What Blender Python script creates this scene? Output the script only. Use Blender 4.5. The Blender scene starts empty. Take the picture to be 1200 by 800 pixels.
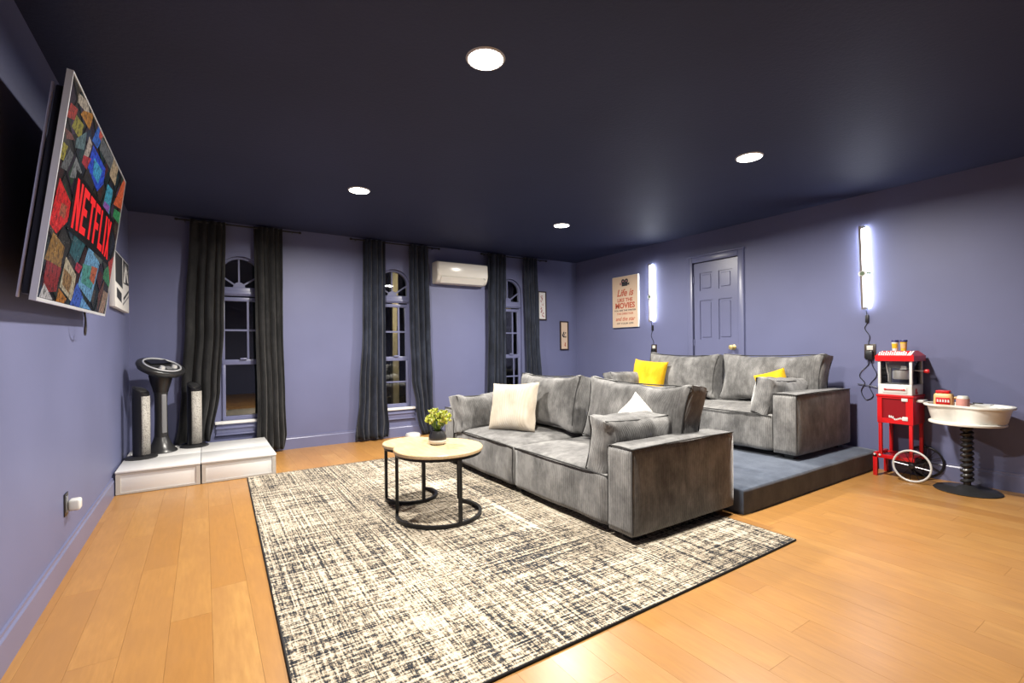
import bpy, bmesh, math, random
from mathutils import Vector, Matrix, noise
random.seed(7)
S = bpy.context.scene
COL = S.collection
PI = math.pi

# ------------------------------------------------------------------ camera
CAM_H = 1.2
F_PX, CX, CY, YAW, ROLL = 555.97, 600.87, 408.06, 0.5773, -0.0107
cd = bpy.data.cameras.new('camera'); cam = bpy.data.objects.new('camera', cd); COL.objects.link(cam)
cd.sensor_fit = 'HORIZONTAL'; cd.sensor_width = 36.0
cd.lens = 36.0 * F_PX / 1200.0
cd.shift_x = -(CX - 600) / 1200.0
cd.shift_y = (CY - 400) / 1200.0
cd.clip_start = 0.05
cam.matrix_world = (Matrix.Translation((0, 0, CAM_H)) @ Matrix.Rotation(-YAW, 4, 'Z')
                    @ Matrix.Rotation(PI/2, 4, 'X') @ Matrix.Rotation(ROLL, 4, 'Z'))
S.camera = cam

# ------------------------------------------------------------------ world (night outside) and exposure
w = bpy.data.worlds.new('night'); S.world = w; w.use_nodes = True
w.node_tree.nodes['Background'].inputs[0].default_value = (0.006, 0.007, 0.010, 1)
w.node_tree.nodes['Background'].inputs[1].default_value = 0.25
S.view_settings.view_transform = 'Standard'; S.view_settings.look = 'None'
S.view_settings.gamma = 1.0; S.view_settings.use_curve_mapping = False
S.view_settings.exposure = 0.0
DOWNLIGHT = 126.0       # watts of each ceiling downlight
BEAM = math.radians(170)
STRIP = 115.0           # radiance of the wall light bars

# room
XL, XR, YB, YF, H = -0.6532, 5.4705, 6.344, -2.6, 2.68

# ------------------------------------------------------------------ helpers
def ray(u, v):
    a = (u - CX) / F_PX; b = -(v - CY) / F_PX
    c, s = math.cos(ROLL), math.sin(ROLL); a, b = c*a - s*b, s*a + c*b
    return Vector((math.cos(YAW)*a + math.sin(YAW), -math.sin(YAW)*a + math.cos(YAW), b))

def put(name, mesh, mat=None, parent=None, loc=None, rot=None):
    o = bpy.data.objects.new(name, mesh); COL.objects.link(o)
    if mat is not None and len(mesh.materials) == 0: mesh.materials.append(mat)
    if parent is not None: o.parent = parent
    if loc is not None: o.location = loc
    if rot is not None: o.rotation_euler = rot
    return o

def done(bm, smooth=False, angle=40):
    me = bpy.data.meshes.new('m')
    bmesh.ops.recalc_face_normals(bm, faces=bm.faces)
    bm.to_mesh(me); bm.free()
    if smooth:
        me.polygons.foreach_set('use_smooth', [True]*len(me.polygons))
        try: me.set_sharp_from_angle(angle=math.radians(angle))
        except Exception: pass
    return me

def tag(o, label, cat, group=None, kind=None):
    o['label'] = label; o['category'] = cat
    if group: o['group'] = group
    if kind: o['kind'] = kind
    return o

def thing(name, label, cat, loc=(0, 0, 0), rz=0, group=None):
    o = bpy.data.objects.new(name, None); COL.objects.link(o)
    o.location = loc; o.rotation_euler = (0, 0, rz); o.empty_display_size = .05
    return tag(o, label, cat, group)

def copy_tree(o, parent=None):
    c = o.copy(); COL.objects.link(c)
    if parent is not None: c.parent = parent
    for ch in list(o.children): copy_tree(ch, c)
    return c

def box_bm(bm, lo, hi, bev=0, seg=2, mtx=None):
    g = bmesh.new()
    bmesh.ops.create_cube(g, size=1)
    for v in g.verts:
        v.co = Vector(((lo[0]+hi[0])/2 + v.co.x*(hi[0]-lo[0]), (lo[1]+hi[1])/2 + v.co.y*(hi[1]-lo[1]), (lo[2]+hi[2])/2 + v.co.z*(hi[2]-lo[2])))
    if bev: bmesh.ops.bevel(g, geom=g.edges[:]+g.verts[:], offset=bev, segments=seg, profile=.5, affect='EDGES')
    if mtx: g.transform(mtx)
    merge(bm, g); return bm

def merge(bm, g):
    t = bpy.data.meshes.new('t'); g.to_mesh(t); g.free(); bm.from_mesh(t); bpy.data.meshes.remove(t)

def box(name, lo, hi, mat, parent=None, bev=0, seg=2, mtx=None):
    bm = bmesh.new(); box_bm(bm, lo, hi, bev, seg, mtx)
    return put(name, done(bm, bev > 0 and seg > 1), mat, parent)

def lathe_bm(bm, prof, n=32, c=(0, 0, 0), mtx=None):
    g = bmesh.new(); rings = []
    for r, z in prof:
        if r < 1e-5: rings.append([g.verts.new((0, 0, z))])
        else: rings.append([g.verts.new((r*math.cos(2*PI*i/n), r*math.sin(2*PI*i/n), z)) for i in range(n)])
    for a, b in zip(rings, rings[1:]):
        for i in range(n):
            j = (i+1) % n
            if len(a) == 1 and len(b) == 1: continue
            if len(a) == 1: g.faces.new((a[0], b[i], b[j]))
            elif len(b) == 1: g.faces.new((a[i], b[0], a[j]))
            else: g.faces.new((a[i], b[i], b[j], a[j]))
    if mtx: g.transform(mtx)
    bmesh.ops.translate(g, vec=c, verts=g.verts)
    merge(bm, g); return bm

def lathe(name, prof, mat, parent=None, n=32, c=(0, 0, 0), mtx=None, angle=40):
    bm = bmesh.new(); lathe_bm(bm, prof, n, c, mtx)
    return put(name, done(bm, True, angle), mat, parent)

def tube_bm(bm, pts, r, n=8, closed=False, sq=False):
    pts = [Vector(p) for p in pts]; m = len(pts); rings = []
    if sq: n = 4
    up = None
    for i, p in enumerate(pts):
        if closed: t = pts[(i+1) % m] - pts[i-1]
        else: t = pts[min(i+1, m-1)] - pts[max(i-1, 0)]
        t.normalize()
        if up is None:
            up = Vector((0, 0, 1)) if abs(t.z) < .9 else Vector((1, 0, 0))
        a = t.cross(up)
        if a.length < 1e-4: a = t.orthogonal()
        a.normalize(); b = a.cross(t).normalized(); up = b
        off = PI/4 if sq else 0
        rr = r[i] if isinstance(r, (list, tuple)) else r
        rings.append([bm.verts.new(p + (a*math.cos(2*PI*k/n+off) + b*math.sin(2*PI*k/n+off))*rr) for k in range(n)])
    for i in range(m if closed else m-1):
        A, B = rings[i], rings[(i+1) % m]
        for k in range(n):
            bm.faces.new((A[k], A[(k+1) % n], B[(k+1) % n], B[k]))
    if not closed:
        bm.faces.new(rings[0]); bm.faces.new(rings[-1])
    return bm

def tube(name, pts, r, mat, parent=None, n=8, closed=False, sq=False):
    bm = bmesh.new(); tube_bm(bm, pts, r, n, closed, sq)
    return put(name, done(bm, not sq), mat, parent)

def smooth_path(pts, n=8):
    P = [Vector(p) for p in pts]; out = []
    for i in range(len(P)-1):
        p0 = P[max(i-1, 0)]; p1 = P[i]; p2 = P[i+1]; p3 = P[min(i+2, len(P)-1)]
        for k in range(n):
            t = k/n
            out.append(.5*((2*p1)+(-p0+p2)*t+(2*p0-5*p1+4*p2-p3)*t*t+(-p0+3*p1-3*p2+p3)*t**3))
    out.append(P[-1]); return out

def fill_holes(bm, outer, holes, fn, w0, w1):
    """solid slab with holes: outline/holes are (u,v) lists, fn maps (u,v,w) to a point"""
    for wv in (w0, w1):
        es = []
        for loop in [outer]+holes:
            vs = [bm.verts.new(fn(u, v, wv)) for u, v in loop]
            es += [bm.edges.new((vs[i], vs[(i+1) % len(vs)])) for i in range(len(vs))]
        bmesh.ops.triangle_fill(bm, use_beauty=True, use_dissolve=False, edges=es)
    for loop in [outer]+holes:
        a = [bm.verts.new(fn(u, v, w0)) for u, v in loop]; b = [bm.verts.new(fn(u, v, w1)) for u, v in loop]
        for i in range(len(loop)):
            j = (i+1) % len(loop); bm.faces.new((a[i], a[j], b[j], b[i]))
    bmesh.ops.remove_doubles(bm, verts=bm.verts, dist=1e-5)
    return bm

def prism(name, poly, fn, w0, w1, mat, parent=None):
    bm = bmesh.new()
    a = [bm.verts.new(fn(u, v, w0)) for u, v in poly]; b = [bm.verts.new(fn(u, v, w1)) for u, v in poly]
    bm.faces.new(a); bm.faces.new(b[::-1])
    for i in range(len(poly)):
        j = (i+1) % len(poly); bm.faces.new((a[i], a[j], b[j], b[i]))
    return put(name, done(bm), mat, parent)

def soft_box_bm(size, r, bulge=(0, 0, 0), wob=0.0, n=10, seed=0, freq=5.0, ear=None, sag=0.0):
    """puffy rounded box centred on the origin"""
    bm = bmesh.new(); bmesh.ops.create_cube(bm, size=2)
    bmesh.ops.subdivide_edges(bm, edges=bm.edges[:], cuts=n, use_grid_fill=True)
    hx, hy, hz = [s/2 for s in size]
    for v in bm.verts:
        p = v.co.copy()
        q = Vector((p.x*hx, p.y*hy, p.z*hz))
        inn = Vector((max(-hx+r, min(hx-r, q.x)), max(-hy+r, min(hy-r, q.y)), max(-hz+r, min(hz-r, q.z))))
        d = q-inn
        if d.length > 1e-6: q = inn + d.normalized()*r
        cxx, cyy, czz = 1-p.x**2, 1-p.y**2, 1-p.z**2
        q += Vector((math.copysign(bulge[0]*cyy*czz, p.x) if abs(p.x) > .98 else 0,
                     math.copysign(bulge[1]*cxx*czz, p.y) if abs(p.y) > .98 else 0,
                     math.copysign(bulge[2]*cxx*cyy, p.z) if abs(p.z) > .98 else 0))
        if ear:
            i_, j_, e_ = ear
            m_ = (abs(p[i_])*abs(p[j_]))**4
            q[i_] *= 1+e_*m_*.5; q[j_] *= 1+e_*m_
            for a_, b_ in ((i_, j_), (j_, i_)):
                q[a_] *= 1-e_*.5*abs(p[a_])**4*(1-p[b_]**2)
        if sag: q.z -= sag*max(0, p.z)*(1-abs(p.y))**1.0
        if wob:
            s = Vector((seed*7.3, seed*3.1, seed*1.7))
            q += noise.noise_vector(q*freq+s)*wob + noise.noise_vector(q*freq*2.6+s)*wob*.35
        v.co = q
    return bm

def pillow_bm(w_, h_, t_, wob=.012, seed=0, n=22, pinch=.06, e=.55):
    """throw pillow in the local YZ plane, thickness along X"""
    bm = bmesh.new(); G = {}
    s = Vector((seed*5.1, seed*2.3, 0))
    for side in (1, -1):
        for i in range(n+1):
            for j in range(n+1):
                u, v = i/n*2-1, j/n*2-1
                edge = i in (0, n) or j in (0, n)
                if edge and side == -1: G[(side, i, j)] = G[(1, i, j)]; continue
                th = max(0, (1-u**4)*(1-v**4))**e * t_/2
                y = u*w_/2*(1-pinch*(1-v*v)); z = v*h_/2*(1-pinch*(1-u*u))
                p = Vector((side*th, y, z))
                p += noise.noise_vector(p*7+s)*wob*(1 if not edge else .5)
                G[(side, i, j)] = bm.verts.new(p)
        for i in range(n):
            for j in range(n):
                try: bm.faces.new((G[(side, i, j)], G[(side, i+1, j)], G[(side, i+1, j+1)], G[(side, i, j+1)]))
                except Exception: pass
    return bm

# ------------------------------------------------------------------ materials
def mat(name, color=(.5, .5, .5), rough=.5, metal=0, spec=.5, emit=None, estr=0, sheen=0):
    m = bpy.data.materials.new(name); m.use_nodes = True
    b = m.node_tree.nodes['Principled BSDF']
    b.inputs['Base Color'].default_value = (*color, 1); b.inputs['Roughness'].default_value = rough
    b.inputs['Metallic'].default_value = metal; b.inputs['Specular IOR Level'].default_value = spec
    b.inputs['Sheen Weight'].default_value = sheen
    if emit: b.inputs['Emission Color'].default_value = (*emit, 1); b.inputs['Emission Strength'].default_value = estr
    return m

class NT:
    def __init__(s, m): s.t = m.node_tree; s.b = s.t.nodes['Principled BSDF']
    def n(s, typ, **kw):
        o = s.t.nodes.new(typ)
        for k, v in kw.items():
            if k in o.inputs.keys(): o.inputs[k].default_value = v
            else: setattr(o, k, v)
        return o
    def l(s, a, b): s.t.links.new(a, b)
    def coords(s, scale=(1, 1, 1), kind='Object', rot=(0, 0, 0)):
        tc = s.n('ShaderNodeTexCoord'); mp = s.n('ShaderNodeMapping')
        mp.inputs['Scale'].default_value = scale; mp.inputs['Rotation'].default_value = rot
        s.l(tc.outputs[kind], mp.inputs['Vector']); return mp.outputs[0]
    def ramp(s, fac, stops):
        r = s.n('ShaderNodeValToRGB'); e = r.color_ramp.elements
        while len(e) < len(stops): e.new(.5)
        for k, (p, c) in zip(e, stops): k.position = p; k.color = (*c, 1) if len(c) == 3 else c
        s.l(fac, r.inputs[0]); return r.outputs[0]
    def noise(s, vec, scale, detail=3, rough=.5):
        k = s.n('ShaderNodeTexNoise', Scale=scale, Detail=detail, Roughness=rough); s.l(vec, k.inputs['Vector']); return k.outputs[0]
    def bump(s, h, strength=.3, dist=.002):
        k = s.n('ShaderNodeBump', Strength=strength, Distance=dist); s.l(h, k.inputs['Height']); s.l(k.outputs[0], s.b.inputs['Normal']); return k
    def mix(s, fac, a, b, blend='MIX'):
        k = s.n('ShaderNodeMix', data_type='RGBA', blend_type=blend)
        for sock, val in ((k.inputs['Factor'], fac), (k.inputs[6], a), (k.inputs[7], b)):
            if hasattr(val, 'is_output'): s.l(val, sock)
            else: sock.default_value = val if not isinstance(val, tuple) or len(val) == 4 else (*val, 1)
        return k.outputs[2]
    def math(s, op, a, b=0.0):
        k = s.n('ShaderNodeMath', operation=op)
        for i, val in enumerate((a, b)):
            if hasattr(val, 'is_output'): s.l(val, k.inputs[i])
            else: k.inputs[i].default_value = val
        return k.outputs[0]

def paint(name, col, rough, scale, strength):
    m = mat(name, col, rough); t = NT(m); v = t.coords()
    c = t.ramp(t.noise(v, 1.3, 3), [(.3, tuple(x*.93 for x in col)), (.7, tuple(min(1, x*1.07) for x in col))])
    t.l(c, t.b.inputs['Base Color']); t.bump(t.noise(v, scale, 3), strength, .002); return m

M = {}
M['wall'] = paint('wall paint', (.172, .186, .335), .5, 120, .18)
M['wall'].node_tree.nodes['Principled BSDF'].inputs['Specular IOR Level'].default_value = .35
M['trim'] = paint('trim paint', (.185, .198, .345), .32, 30, .05)
M['ceil'] = paint('ceiling paint', (.036, .045, .102), .62, 55, .8)
M['ceil'].node_tree.nodes['Principled BSDF'].inputs['Specular IOR Level'].default_value = .22
M['white'] = mat('white laminate', (.96, .95, .93), .3)
M['boxframe'] = mat('greyed box frame', (.62, .58, .53), .4)
M['ac'] = mat('ac plastic', (.97, .93, .84), .22)
M['black'] = mat('black plastic', (.012, .012, .014), .35)
M['blackmetal'] = mat('black powder metal', (.02, .02, .021), .38, .6)
M['satin'] = mat('satin black', (.03, .03, .032), .3)
M['grey'] = mat('grey plastic', (.22, .22, .23), .4)
M['silver'] = mat('brushed silver', (.80, .81, .84), .35, .55)
M['barmetal'] = mat('bronze bar', (.16, .13, .11), .5)
M['chrome'] = mat('polished steel', (.86, .85, .82), .32, .55)
M['brass'] = mat('brass', (.95, .74, .32), .32, .85)
M['red'] = mat('red enamel', (.72, .012, .016), .28)
M['darkred'] = mat('dark red enamel', (.30, .010, .016), .25)
M['whitep'] = mat('white plastic', (.82, .82, .80), .3)
M['cream'] = mat('cream plastic', (.80, .78, .70), .35)
M['basin'] = mat('white tub plastic', (.92, .90, .83), .35)
M['porch'] = mat('cream porch paint', (.82, .74, .52), .5)
M['exterior'] = mat('dark exterior ground', (.05, .05, .045), .9)
M['fill_bulb'] = mat('porch bulb glass', (.9, .8, .6), .3, emit=(1, .82, .5), estr=700)  # glow of the added lantern that brightens the porch posts
M['lens'] = mat('downlight lens', (1, 1, 1), .4, emit=(1, .93, .82), estr=30)
M['tubelight'] = mat('light bar diffuser', (1, 1, 1), .4, emit=(.86, .90, 1), estr=STRIP)
M['lime'] = mat('lime leaf', (.72, .78, .10), .5); M['lime2'] = mat('pale lime leaf', (.86, .88, .42), .5)
M['stem'] = mat('stem green', (.12, .22, .03), .6)
M['orangejug'] = mat('butter yellow plastic', (.82, .52, .22), .4)
M['pink'] = mat('pink label', (.80, .36, .30), .45)
M['yellowcup'] = mat('yellow cup', (.85, .55, .03), .4); M['navy'] = mat('navy lid', (.03, .03, .16), .4)
M['greenbadge'] = mat('olive badge', (.10, .16, .08), .4)
M['ink'] = mat('poster ink', (.05, .05, .06), .6); M['redink'] = mat('poster red ink', (.55, .11, .06), .6)
M['pinkink'] = mat('poster rose ink', (.55, .25, .25), .6)
M['poster'] = mat('poster canvas', (.80, .60, .44), .7)
M['canvasedge'] = mat('canvas edge white', (.85, .83, .80), .7)
M['darkwood'] = mat('dark frame wood', (.035, .018, .012), .4)
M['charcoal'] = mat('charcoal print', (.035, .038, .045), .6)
M['subfloor'] = mat('subfloor', (.26, .14, .05), .9)

# window and cart glass: clear with a mirror-like coat
def glass(name, refl, tint=(1, 1, 1)):
    m = bpy.data.materials.new(name); m.use_nodes = True; t = m.node_tree; t.nodes.clear()
    o = t.nodes.new('ShaderNodeOutputMaterial'); mx = t.nodes.new('ShaderNodeMixShader')
    a = t.nodes.new('ShaderNodeBsdfTransparent'); a.inputs[0].default_value = (*tint, 1)
    g = t.nodes.new('ShaderNodeBsdfGlossy'); g.inputs['Roughness'].default_value = .01
    fr = t.nodes.new('ShaderNodeFresnel'); fr.inputs[0].default_value = refl
    t.links.new(fr.outputs[0], mx.inputs[0]); t.links.new(a.outputs[0], mx.inputs[1]); t.links.new(g.outputs[0], mx.inputs[2]); t.links.new(mx.outputs[0], o.inputs[0])
    return m
M['glass'] = glass('window glass', 2.2, (.93, .95, .95)); M['clear'] = glass('acrylic', 1.35, (.95, .95, .95))

# wood floor
m = mat('oak planks', (.5, .3, .12), .33, spec=.45); t = NT(m); M['plank'] = m
tc = t.n('ShaderNodeTexCoord'); oi = t.n('ShaderNodeObjectInfo')
off = t.n('ShaderNodeVectorMath', operation='MULTIPLY_ADD')
cmb = t.n('ShaderNodeCombineXYZ'); t.l(oi.outputs['Random'], cmb.inputs[0]); t.l(oi.outputs['Random'], cmb.inputs[1])
t.l(cmb.outputs[0], off.inputs[0]); off.inputs[1].default_value = (37, 91, 0); t.l(tc.outputs['Object'], off.inputs[2])
mp = t.n('ShaderNodeMapping'); mp.inputs['Scale'].default_value = (1, .11, 1); t.l(off.outputs[0], mp.inputs[0])
mp2 = t.n('ShaderNodeMapping'); mp2.inputs['Scale'].default_value = (1, .35, 1); t.l(off.outputs[0], mp2.inputs[0])
grain = t.noise(mp.outputs[0], 55, 5, .6); blotch = t.noise(mp2.outputs[0], 5, 4, .6)
base = t.ramp(oi.outputs['Random'], [(0, (.49, .232, .062)), (.35, (.58, .295, .088)), (.7, (.53, .262, .075)), (1, (.63, .345, .112))])
c1 = t.mix(t.ramp(grain, [(.35, (0, 0, 0)), (.68, (1, 1, 1))]), base, (.36, .17, .05, 1))
c1 = t.mix(.52, c1, base)
c2 = t.mix(t.ramp(blotch, [(.42, (0, 0, 0)), (.66, (.78, .78, .78))]), c1, (.44, .215, .068, 1))
t.l(c2, t.b.inputs['Base Color']); t.bump(grain, .08, .001)
t.l(t.math('MULTIPLY_ADD', blotch, .12), t.b.inputs['Roughness'])
t.t.nodes[-1].inputs[2].default_value = .27

# table top
m = mat('pale oak top', (.70, .50, .28), .38); t = NT(m); M['tabletop'] = m
v = t.coords((1, .12, 1), rot=(0, 0, .6)); g = t.noise(v, 60, 4, .6)
t.l(t.ramp(g, [(.3, (.60, .40, .20)), (.7, (.76, .57, .34))]), t.b.inputs['Base Color'])

# rug weave
m = mat('woven rug', (.5, .45, .36), .95, spec=.1); t = NT(m); M['rug'] = m
tc = t.n('ShaderNodeTexCoord').outputs['Object']
def mapped(scale):
    k = t.n('ShaderNodeMapping'); k.inputs['Scale'].default_value = scale; t.l(tc, k.inputs[0]); return k.outputs[0]
wx = t.noise(mapped((26, 105, 1)), 1, 3, .7)       # dashes running along x
wy = t.noise(mapped((105, 26, 1)), 1, 3, .7)       # dashes running along y
lx = t.noise(mapped((.9, 80, 1)), 1, 2, .6)      # long rows
ly = t.noise(mapped((80, .9, 1)), 1, 2, .6)
big = t.noise(mapped((1.6, 1.6, 1)), 1, 2, .5)
mid = t.noise(mapped((11, 11, 1)), 1, 3, .6)
fine = t.noise(mapped((130, 130, 1)), 1, 2, .6)
s1 = t.math('ADD', t.math('MULTIPLY', wx, 1.0), t.math('MULTIPLY', wy, 1.0))
s2 = t.math('ADD', t.math('MULTIPLY', lx, .95), t.math('MULTIPLY', ly, .95))
s3 = t.math('ADD', t.math('MULTIPLY', big, .35), t.math('MULTIPLY', mid, .35))
tot = t.math('ADD', t.math('ADD', s1, s2), t.math('ADD', s3, t.math('MULTIPLY', fine, .45)))
fac = t.math('MULTIPLY', tot, 1/5.05)
colr = t.ramp(fac, [(.445, (.022, .025, .032)), (.480, (.07, .070, .075)), (.495, (.30, .235, .16)), (.517, (.58, .50, .38)), (.565, (.72, .66, .56))])
t.l(colr, t.b.inputs['Base Color']); t.bump(tot, .5, .004)
M['binding'] = mat('rug binding', (.012, .011, .012), .9)

# sofa corduroy
def fabric(name, lo, mid_, hi, rib=300.0, ribs=True, sheen=.35):
    m = mat(name, mid_, .85, spec=.2, sheen=sheen); t = NT(m); m.node_tree.nodes['Principled BSDF'].inputs['Sheen Roughness'].default_value = .4
    tc = t.n('ShaderNodeTexCoord').outputs['Object']
    k = t.n('ShaderNodeMapping'); k.inputs['Scale'].default_value = (1, 1, .55); t.l(tc, k.inputs[0])
    a = t.noise(k.outputs[0], 5.5, 6, .66); b = t.noise(k.outputs[0], 19, 5, .72)
    f = t.math('ADD', t.math('MULTIPLY', a, .68), t.math('MULTIPLY', b, .32))
    c = t.ramp(f, [(.38, lo), (.5, mid_), (.61, hi)])
    if ribs:
        sx = t.n('ShaderNodeSeparateXYZ'); t.l(tc, sx.inputs[0])
        sw = t.math('SINE', t.math('MULTIPLY', t.math('ADD', sx.outputs[0], sx.outputs[1]), rib))
        c = t.mix(t.math('MULTIPLY_ADD', sw, .10), c, (lo[0]*.6, lo[1]*.6, lo[2]*.6, 1)); 
        t.t.nodes[-2 if False else -1]
        h = t.math('ADD', t.math('MULTIPLY', sw, .5), t.math('MULTIPLY', b, 1.2))
        t.bump(h, .45, .003)
    else: t.bump(b, .4, .003)
    t.l(c, t.b.inputs['Base Color']); return m
M['sofa'] = fabric('grey corduroy', (.135, .132, .130), (.325, .318, .312), (.56, .55, .535), 420)
M['piping'] = mat('dark piping', (.035, .034, .034), .8)
M['creamknit'] = fabric('cream knit', (.80, .68, .53), (.92, .83, .69), (.97, .90, .79), 260, sheen=.1)
M['yellow'] = fabric('mustard velvet', (.66, .37, .008), (.80, .47, .012), (.86, .55, .03), 420, ribs=False, sheen=.1)
M['whitefab'] = fabric('ivory fabric', (.74, .69, .62), (.82, .78, .71), (.86, .83, .78), 260, ribs=False, sheen=.1)
M['carpet'] = fabric('slate carpet', (.075, .092, .130), (.100, .122, .168), (.130, .155, .205), 300, ribs=False, sheen=.25)
M['curtA'] = fabric('charcoal velvet', (.012, .0125, .014), (.020, .0205, .022), (.034, .034, .035), 200, ribs=False, sheen=.22)
M['curtB'] = fabric('midnight velvet', (.012, .015, .024), (.020, .025, .042), (.034, .042, .066), 200, ribs=False, sheen=.22)

# speaker grille cloth
m = mat('speaker grille', (.45, .42, .38), .6); t = NT(m); M['grille'] = m
vo = t.n('ShaderNodeTexVoronoi', Scale=90.0); t.l(t.coords(), vo.inputs['Vector'])
t.l(t.ramp(vo.outputs['Distance'], [(.2, (.20, .19, .17)), (.5, (.55, .52, .47))]), t.b.inputs['Base Color'])

# TV picture: vertex-colour print that glows
m = bpy.data.materials.new('screen picture'); m.use_nodes = True; t = NT(m); M['screen'] = m
vc = t.n('ShaderNodeVertexColor', layer_name='Col')
nz = t.noise(t.coords((1, 1, 1)), 42, 5, .75)
cc = t.mix(t.ramp(nz, [(.45, (0, 0, 0)), (.60, (.8, .8, .8))]), vc.outputs[0], (.008, .007, .007, 1))
t.l(cc, t.b.inputs['Emission Color']); t.b.inputs['Emission Strength'].default_value = .85
t.b.inputs['Base Color'].default_value = (.004, .004, .004, 1); t.b.inputs['Roughness'].default_value = .22
M['screenred'] = mat('screen lettering', (.01, 0, 0), .3, emit=(.86, .008, .012), estr=.95)
M['screenblack'] = mat('screen black', (.004, .004, .005), .2)

REFLECT = .74       # paints, cloth and wood in this room are fairly dark
for m in bpy.data.materials:
    if not m.use_nodes or 'Principled BSDF' not in m.node_tree.nodes: continue
    b = m.node_tree.nodes['Principled BSDF']; inp = b.inputs['Base Color']
    if b.inputs['Metallic'].default_value > .5: continue
    if inp.links:
        src = inp.links[0].from_socket; t = NT(m)
        t.l(t.mix(1.0, src, (REFLECT, REFLECT, REFLECT, 1), 'MULTIPLY'), inp)
    else: inp.default_value = [c*REFLECT for c in inp.default_value[:3]]+[1]

# ================================================================== THE ROOM
def struct(o, label, cat):
    o['kind'] = 'structure'; o['label'] = label; o['category'] = cat; return o

floor = struct(box('floor', (XL-.1, YF-.1, -.12), (XR+.1, YB+.1, -.014), M['subfloor']), 'honey oak plank floor of the media room', 'floor')
PW, PLEN = .156, 1.50
pm_cache = {}
x0 = -.135 - 4*PW; k = 0
while x0 + k*PW < XR:
    a = max(XL, x0+k*PW); b = min(XR, x0+(k+1)*PW)
    y = YF - random.random()*PLEN
    if b-a > .02:
        while y < YB:
            ya, yb = max(YF, y), min(YB, y+PLEN); y += PLEN
            if yb-ya < .03: continue
            hidden = (a > 3.3 and ya > 2.05)                     # wholly under the carpeted riser
            if hidden: continue
            key = (round(b-a, 4), round(yb-ya, 3))
            if key not in pm_cache:
                bm = bmesh.new(); g = .0004
                dx, dy = (b-a)/2-g, (yb-ya)/2-g
                box_bm(bm, (-dx, -dy, -.014), (dx, dy, 0)); pm_cache[key] = done(bm); pm_cache[key].materials.append(M['plank'])
            put('plank', pm_cache[key], None, floor, ((a+b)/2, (ya+yb)/2, 0))
    k += 1

ceiling = struct(box('ceiling', (XL-.12, YF-.12, H), (XR+.12, YB+.12, H+.12), M['ceil']), 'dark navy textured ceiling', 'ceiling')
wall_left = struct(box('wall_left', (XL-.12, YF-.12, 0), (XL, YB+.12, H), M['wall']), 'slate blue wall behind the television', 'wall')
wall_front = struct(box('wall_front', (XL, YF-.12, 0), (XR, YF, H), M['wall']), 'slate blue wall facing the windows', 'wall')

# windows in the back wall: (hub x)
WIN = [.354, 2.19, 4.08]
WL, WR = .205, .235
SILL, SPRING, APEX = .40, 2.10, 2.305
def outline(c, l, r, bot, spring, apex, n=14):
    mid = c+(r-l)/2; hw = (l+r)/2
    p = [(c-l, bot), (c+r, bot)]
    for i in range(n+1):
        a = PI*i/n; p.append((mid+hw*math.cos(a), spring+(apex-spring)*math.sin(a)))
    return p
fb = lambda u, v, w_: (u, w_, v)
bm = bmesh.new()
fill_holes(bm, [(XL-.12, 0), (XR+.12, 0), (XR+.12, H), (XL-.12, H)], [outline(c, WL, WR, SILL, SPRING, APEX) for c in WIN], fb, YB, YB+.14)
wall_back = struct(put('wall_back', done(bm), M['wall']), 'slate blue wall with three arched windows', 'wall')

# right wall with door opening
DY0, DY1, DZ = 3.335, 3.985, 2.305
fr_ = lambda u, v, w_: (w_, u, v)
bm = bmesh.new()
fill_holes(bm, [(YF-.12, 0), (YB, 0), (YB, H), (YF-.12, H)], [[(DY0, .19), (DY1, .19), (DY1, DZ), (DY0, DZ)]], fr_, XR, XR+.14)
wall_right = struct(put('wall_right', done(bm), M['wall']), 'slate blue wall with a panelled door and two light bars', 'wall')

# baseboards (stepped top)
def baseboard(name, p0, p1, nrm, label):
    d = (Vector(p1)-Vector(p0)); L = d.length; d.normalize(); nrm = Vector(nrm)
    prof = [(0, 0), (.016, 0), (.016, .125), (.009, .135), (.009, .15), (0, .152)]
    bm = bmesh.new(); A = []; B = []
    for t_, z in prof:
        A.append(bm.verts.new(Vector(p0)+nrm*t_+Vector((0, 0, z)))); B.append(bm.verts.new(Vector(p1)+nrm*t_+Vector((0, 0, z))))
    for i in range(len(prof)):
        j = (i+1) % len(prof); bm.faces.new((A[i], A[j], B[j], B[i]))
    bm.faces.new(A); bm.faces.new(B[::-1])
    return struct(put(name, done(bm), M['trim']), label, 'baseboard')
baseboard('baseboard_left', (XL, YF, 0), (XL, YB, 0), (1, 0, 0), 'slate blue baseboard under the television wall')
baseboard('baseboard_back', (XL+.016, YB, 0), (3.19, YB, 0), (0, -1, 0), 'slate blue baseboard under the arched windows')
baseboard('baseboard_right', (XR, YF, 0), (XR, 1.915, 0), (-1, 0, 0), 'slate blue baseboard behind the popcorn cart')

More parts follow.
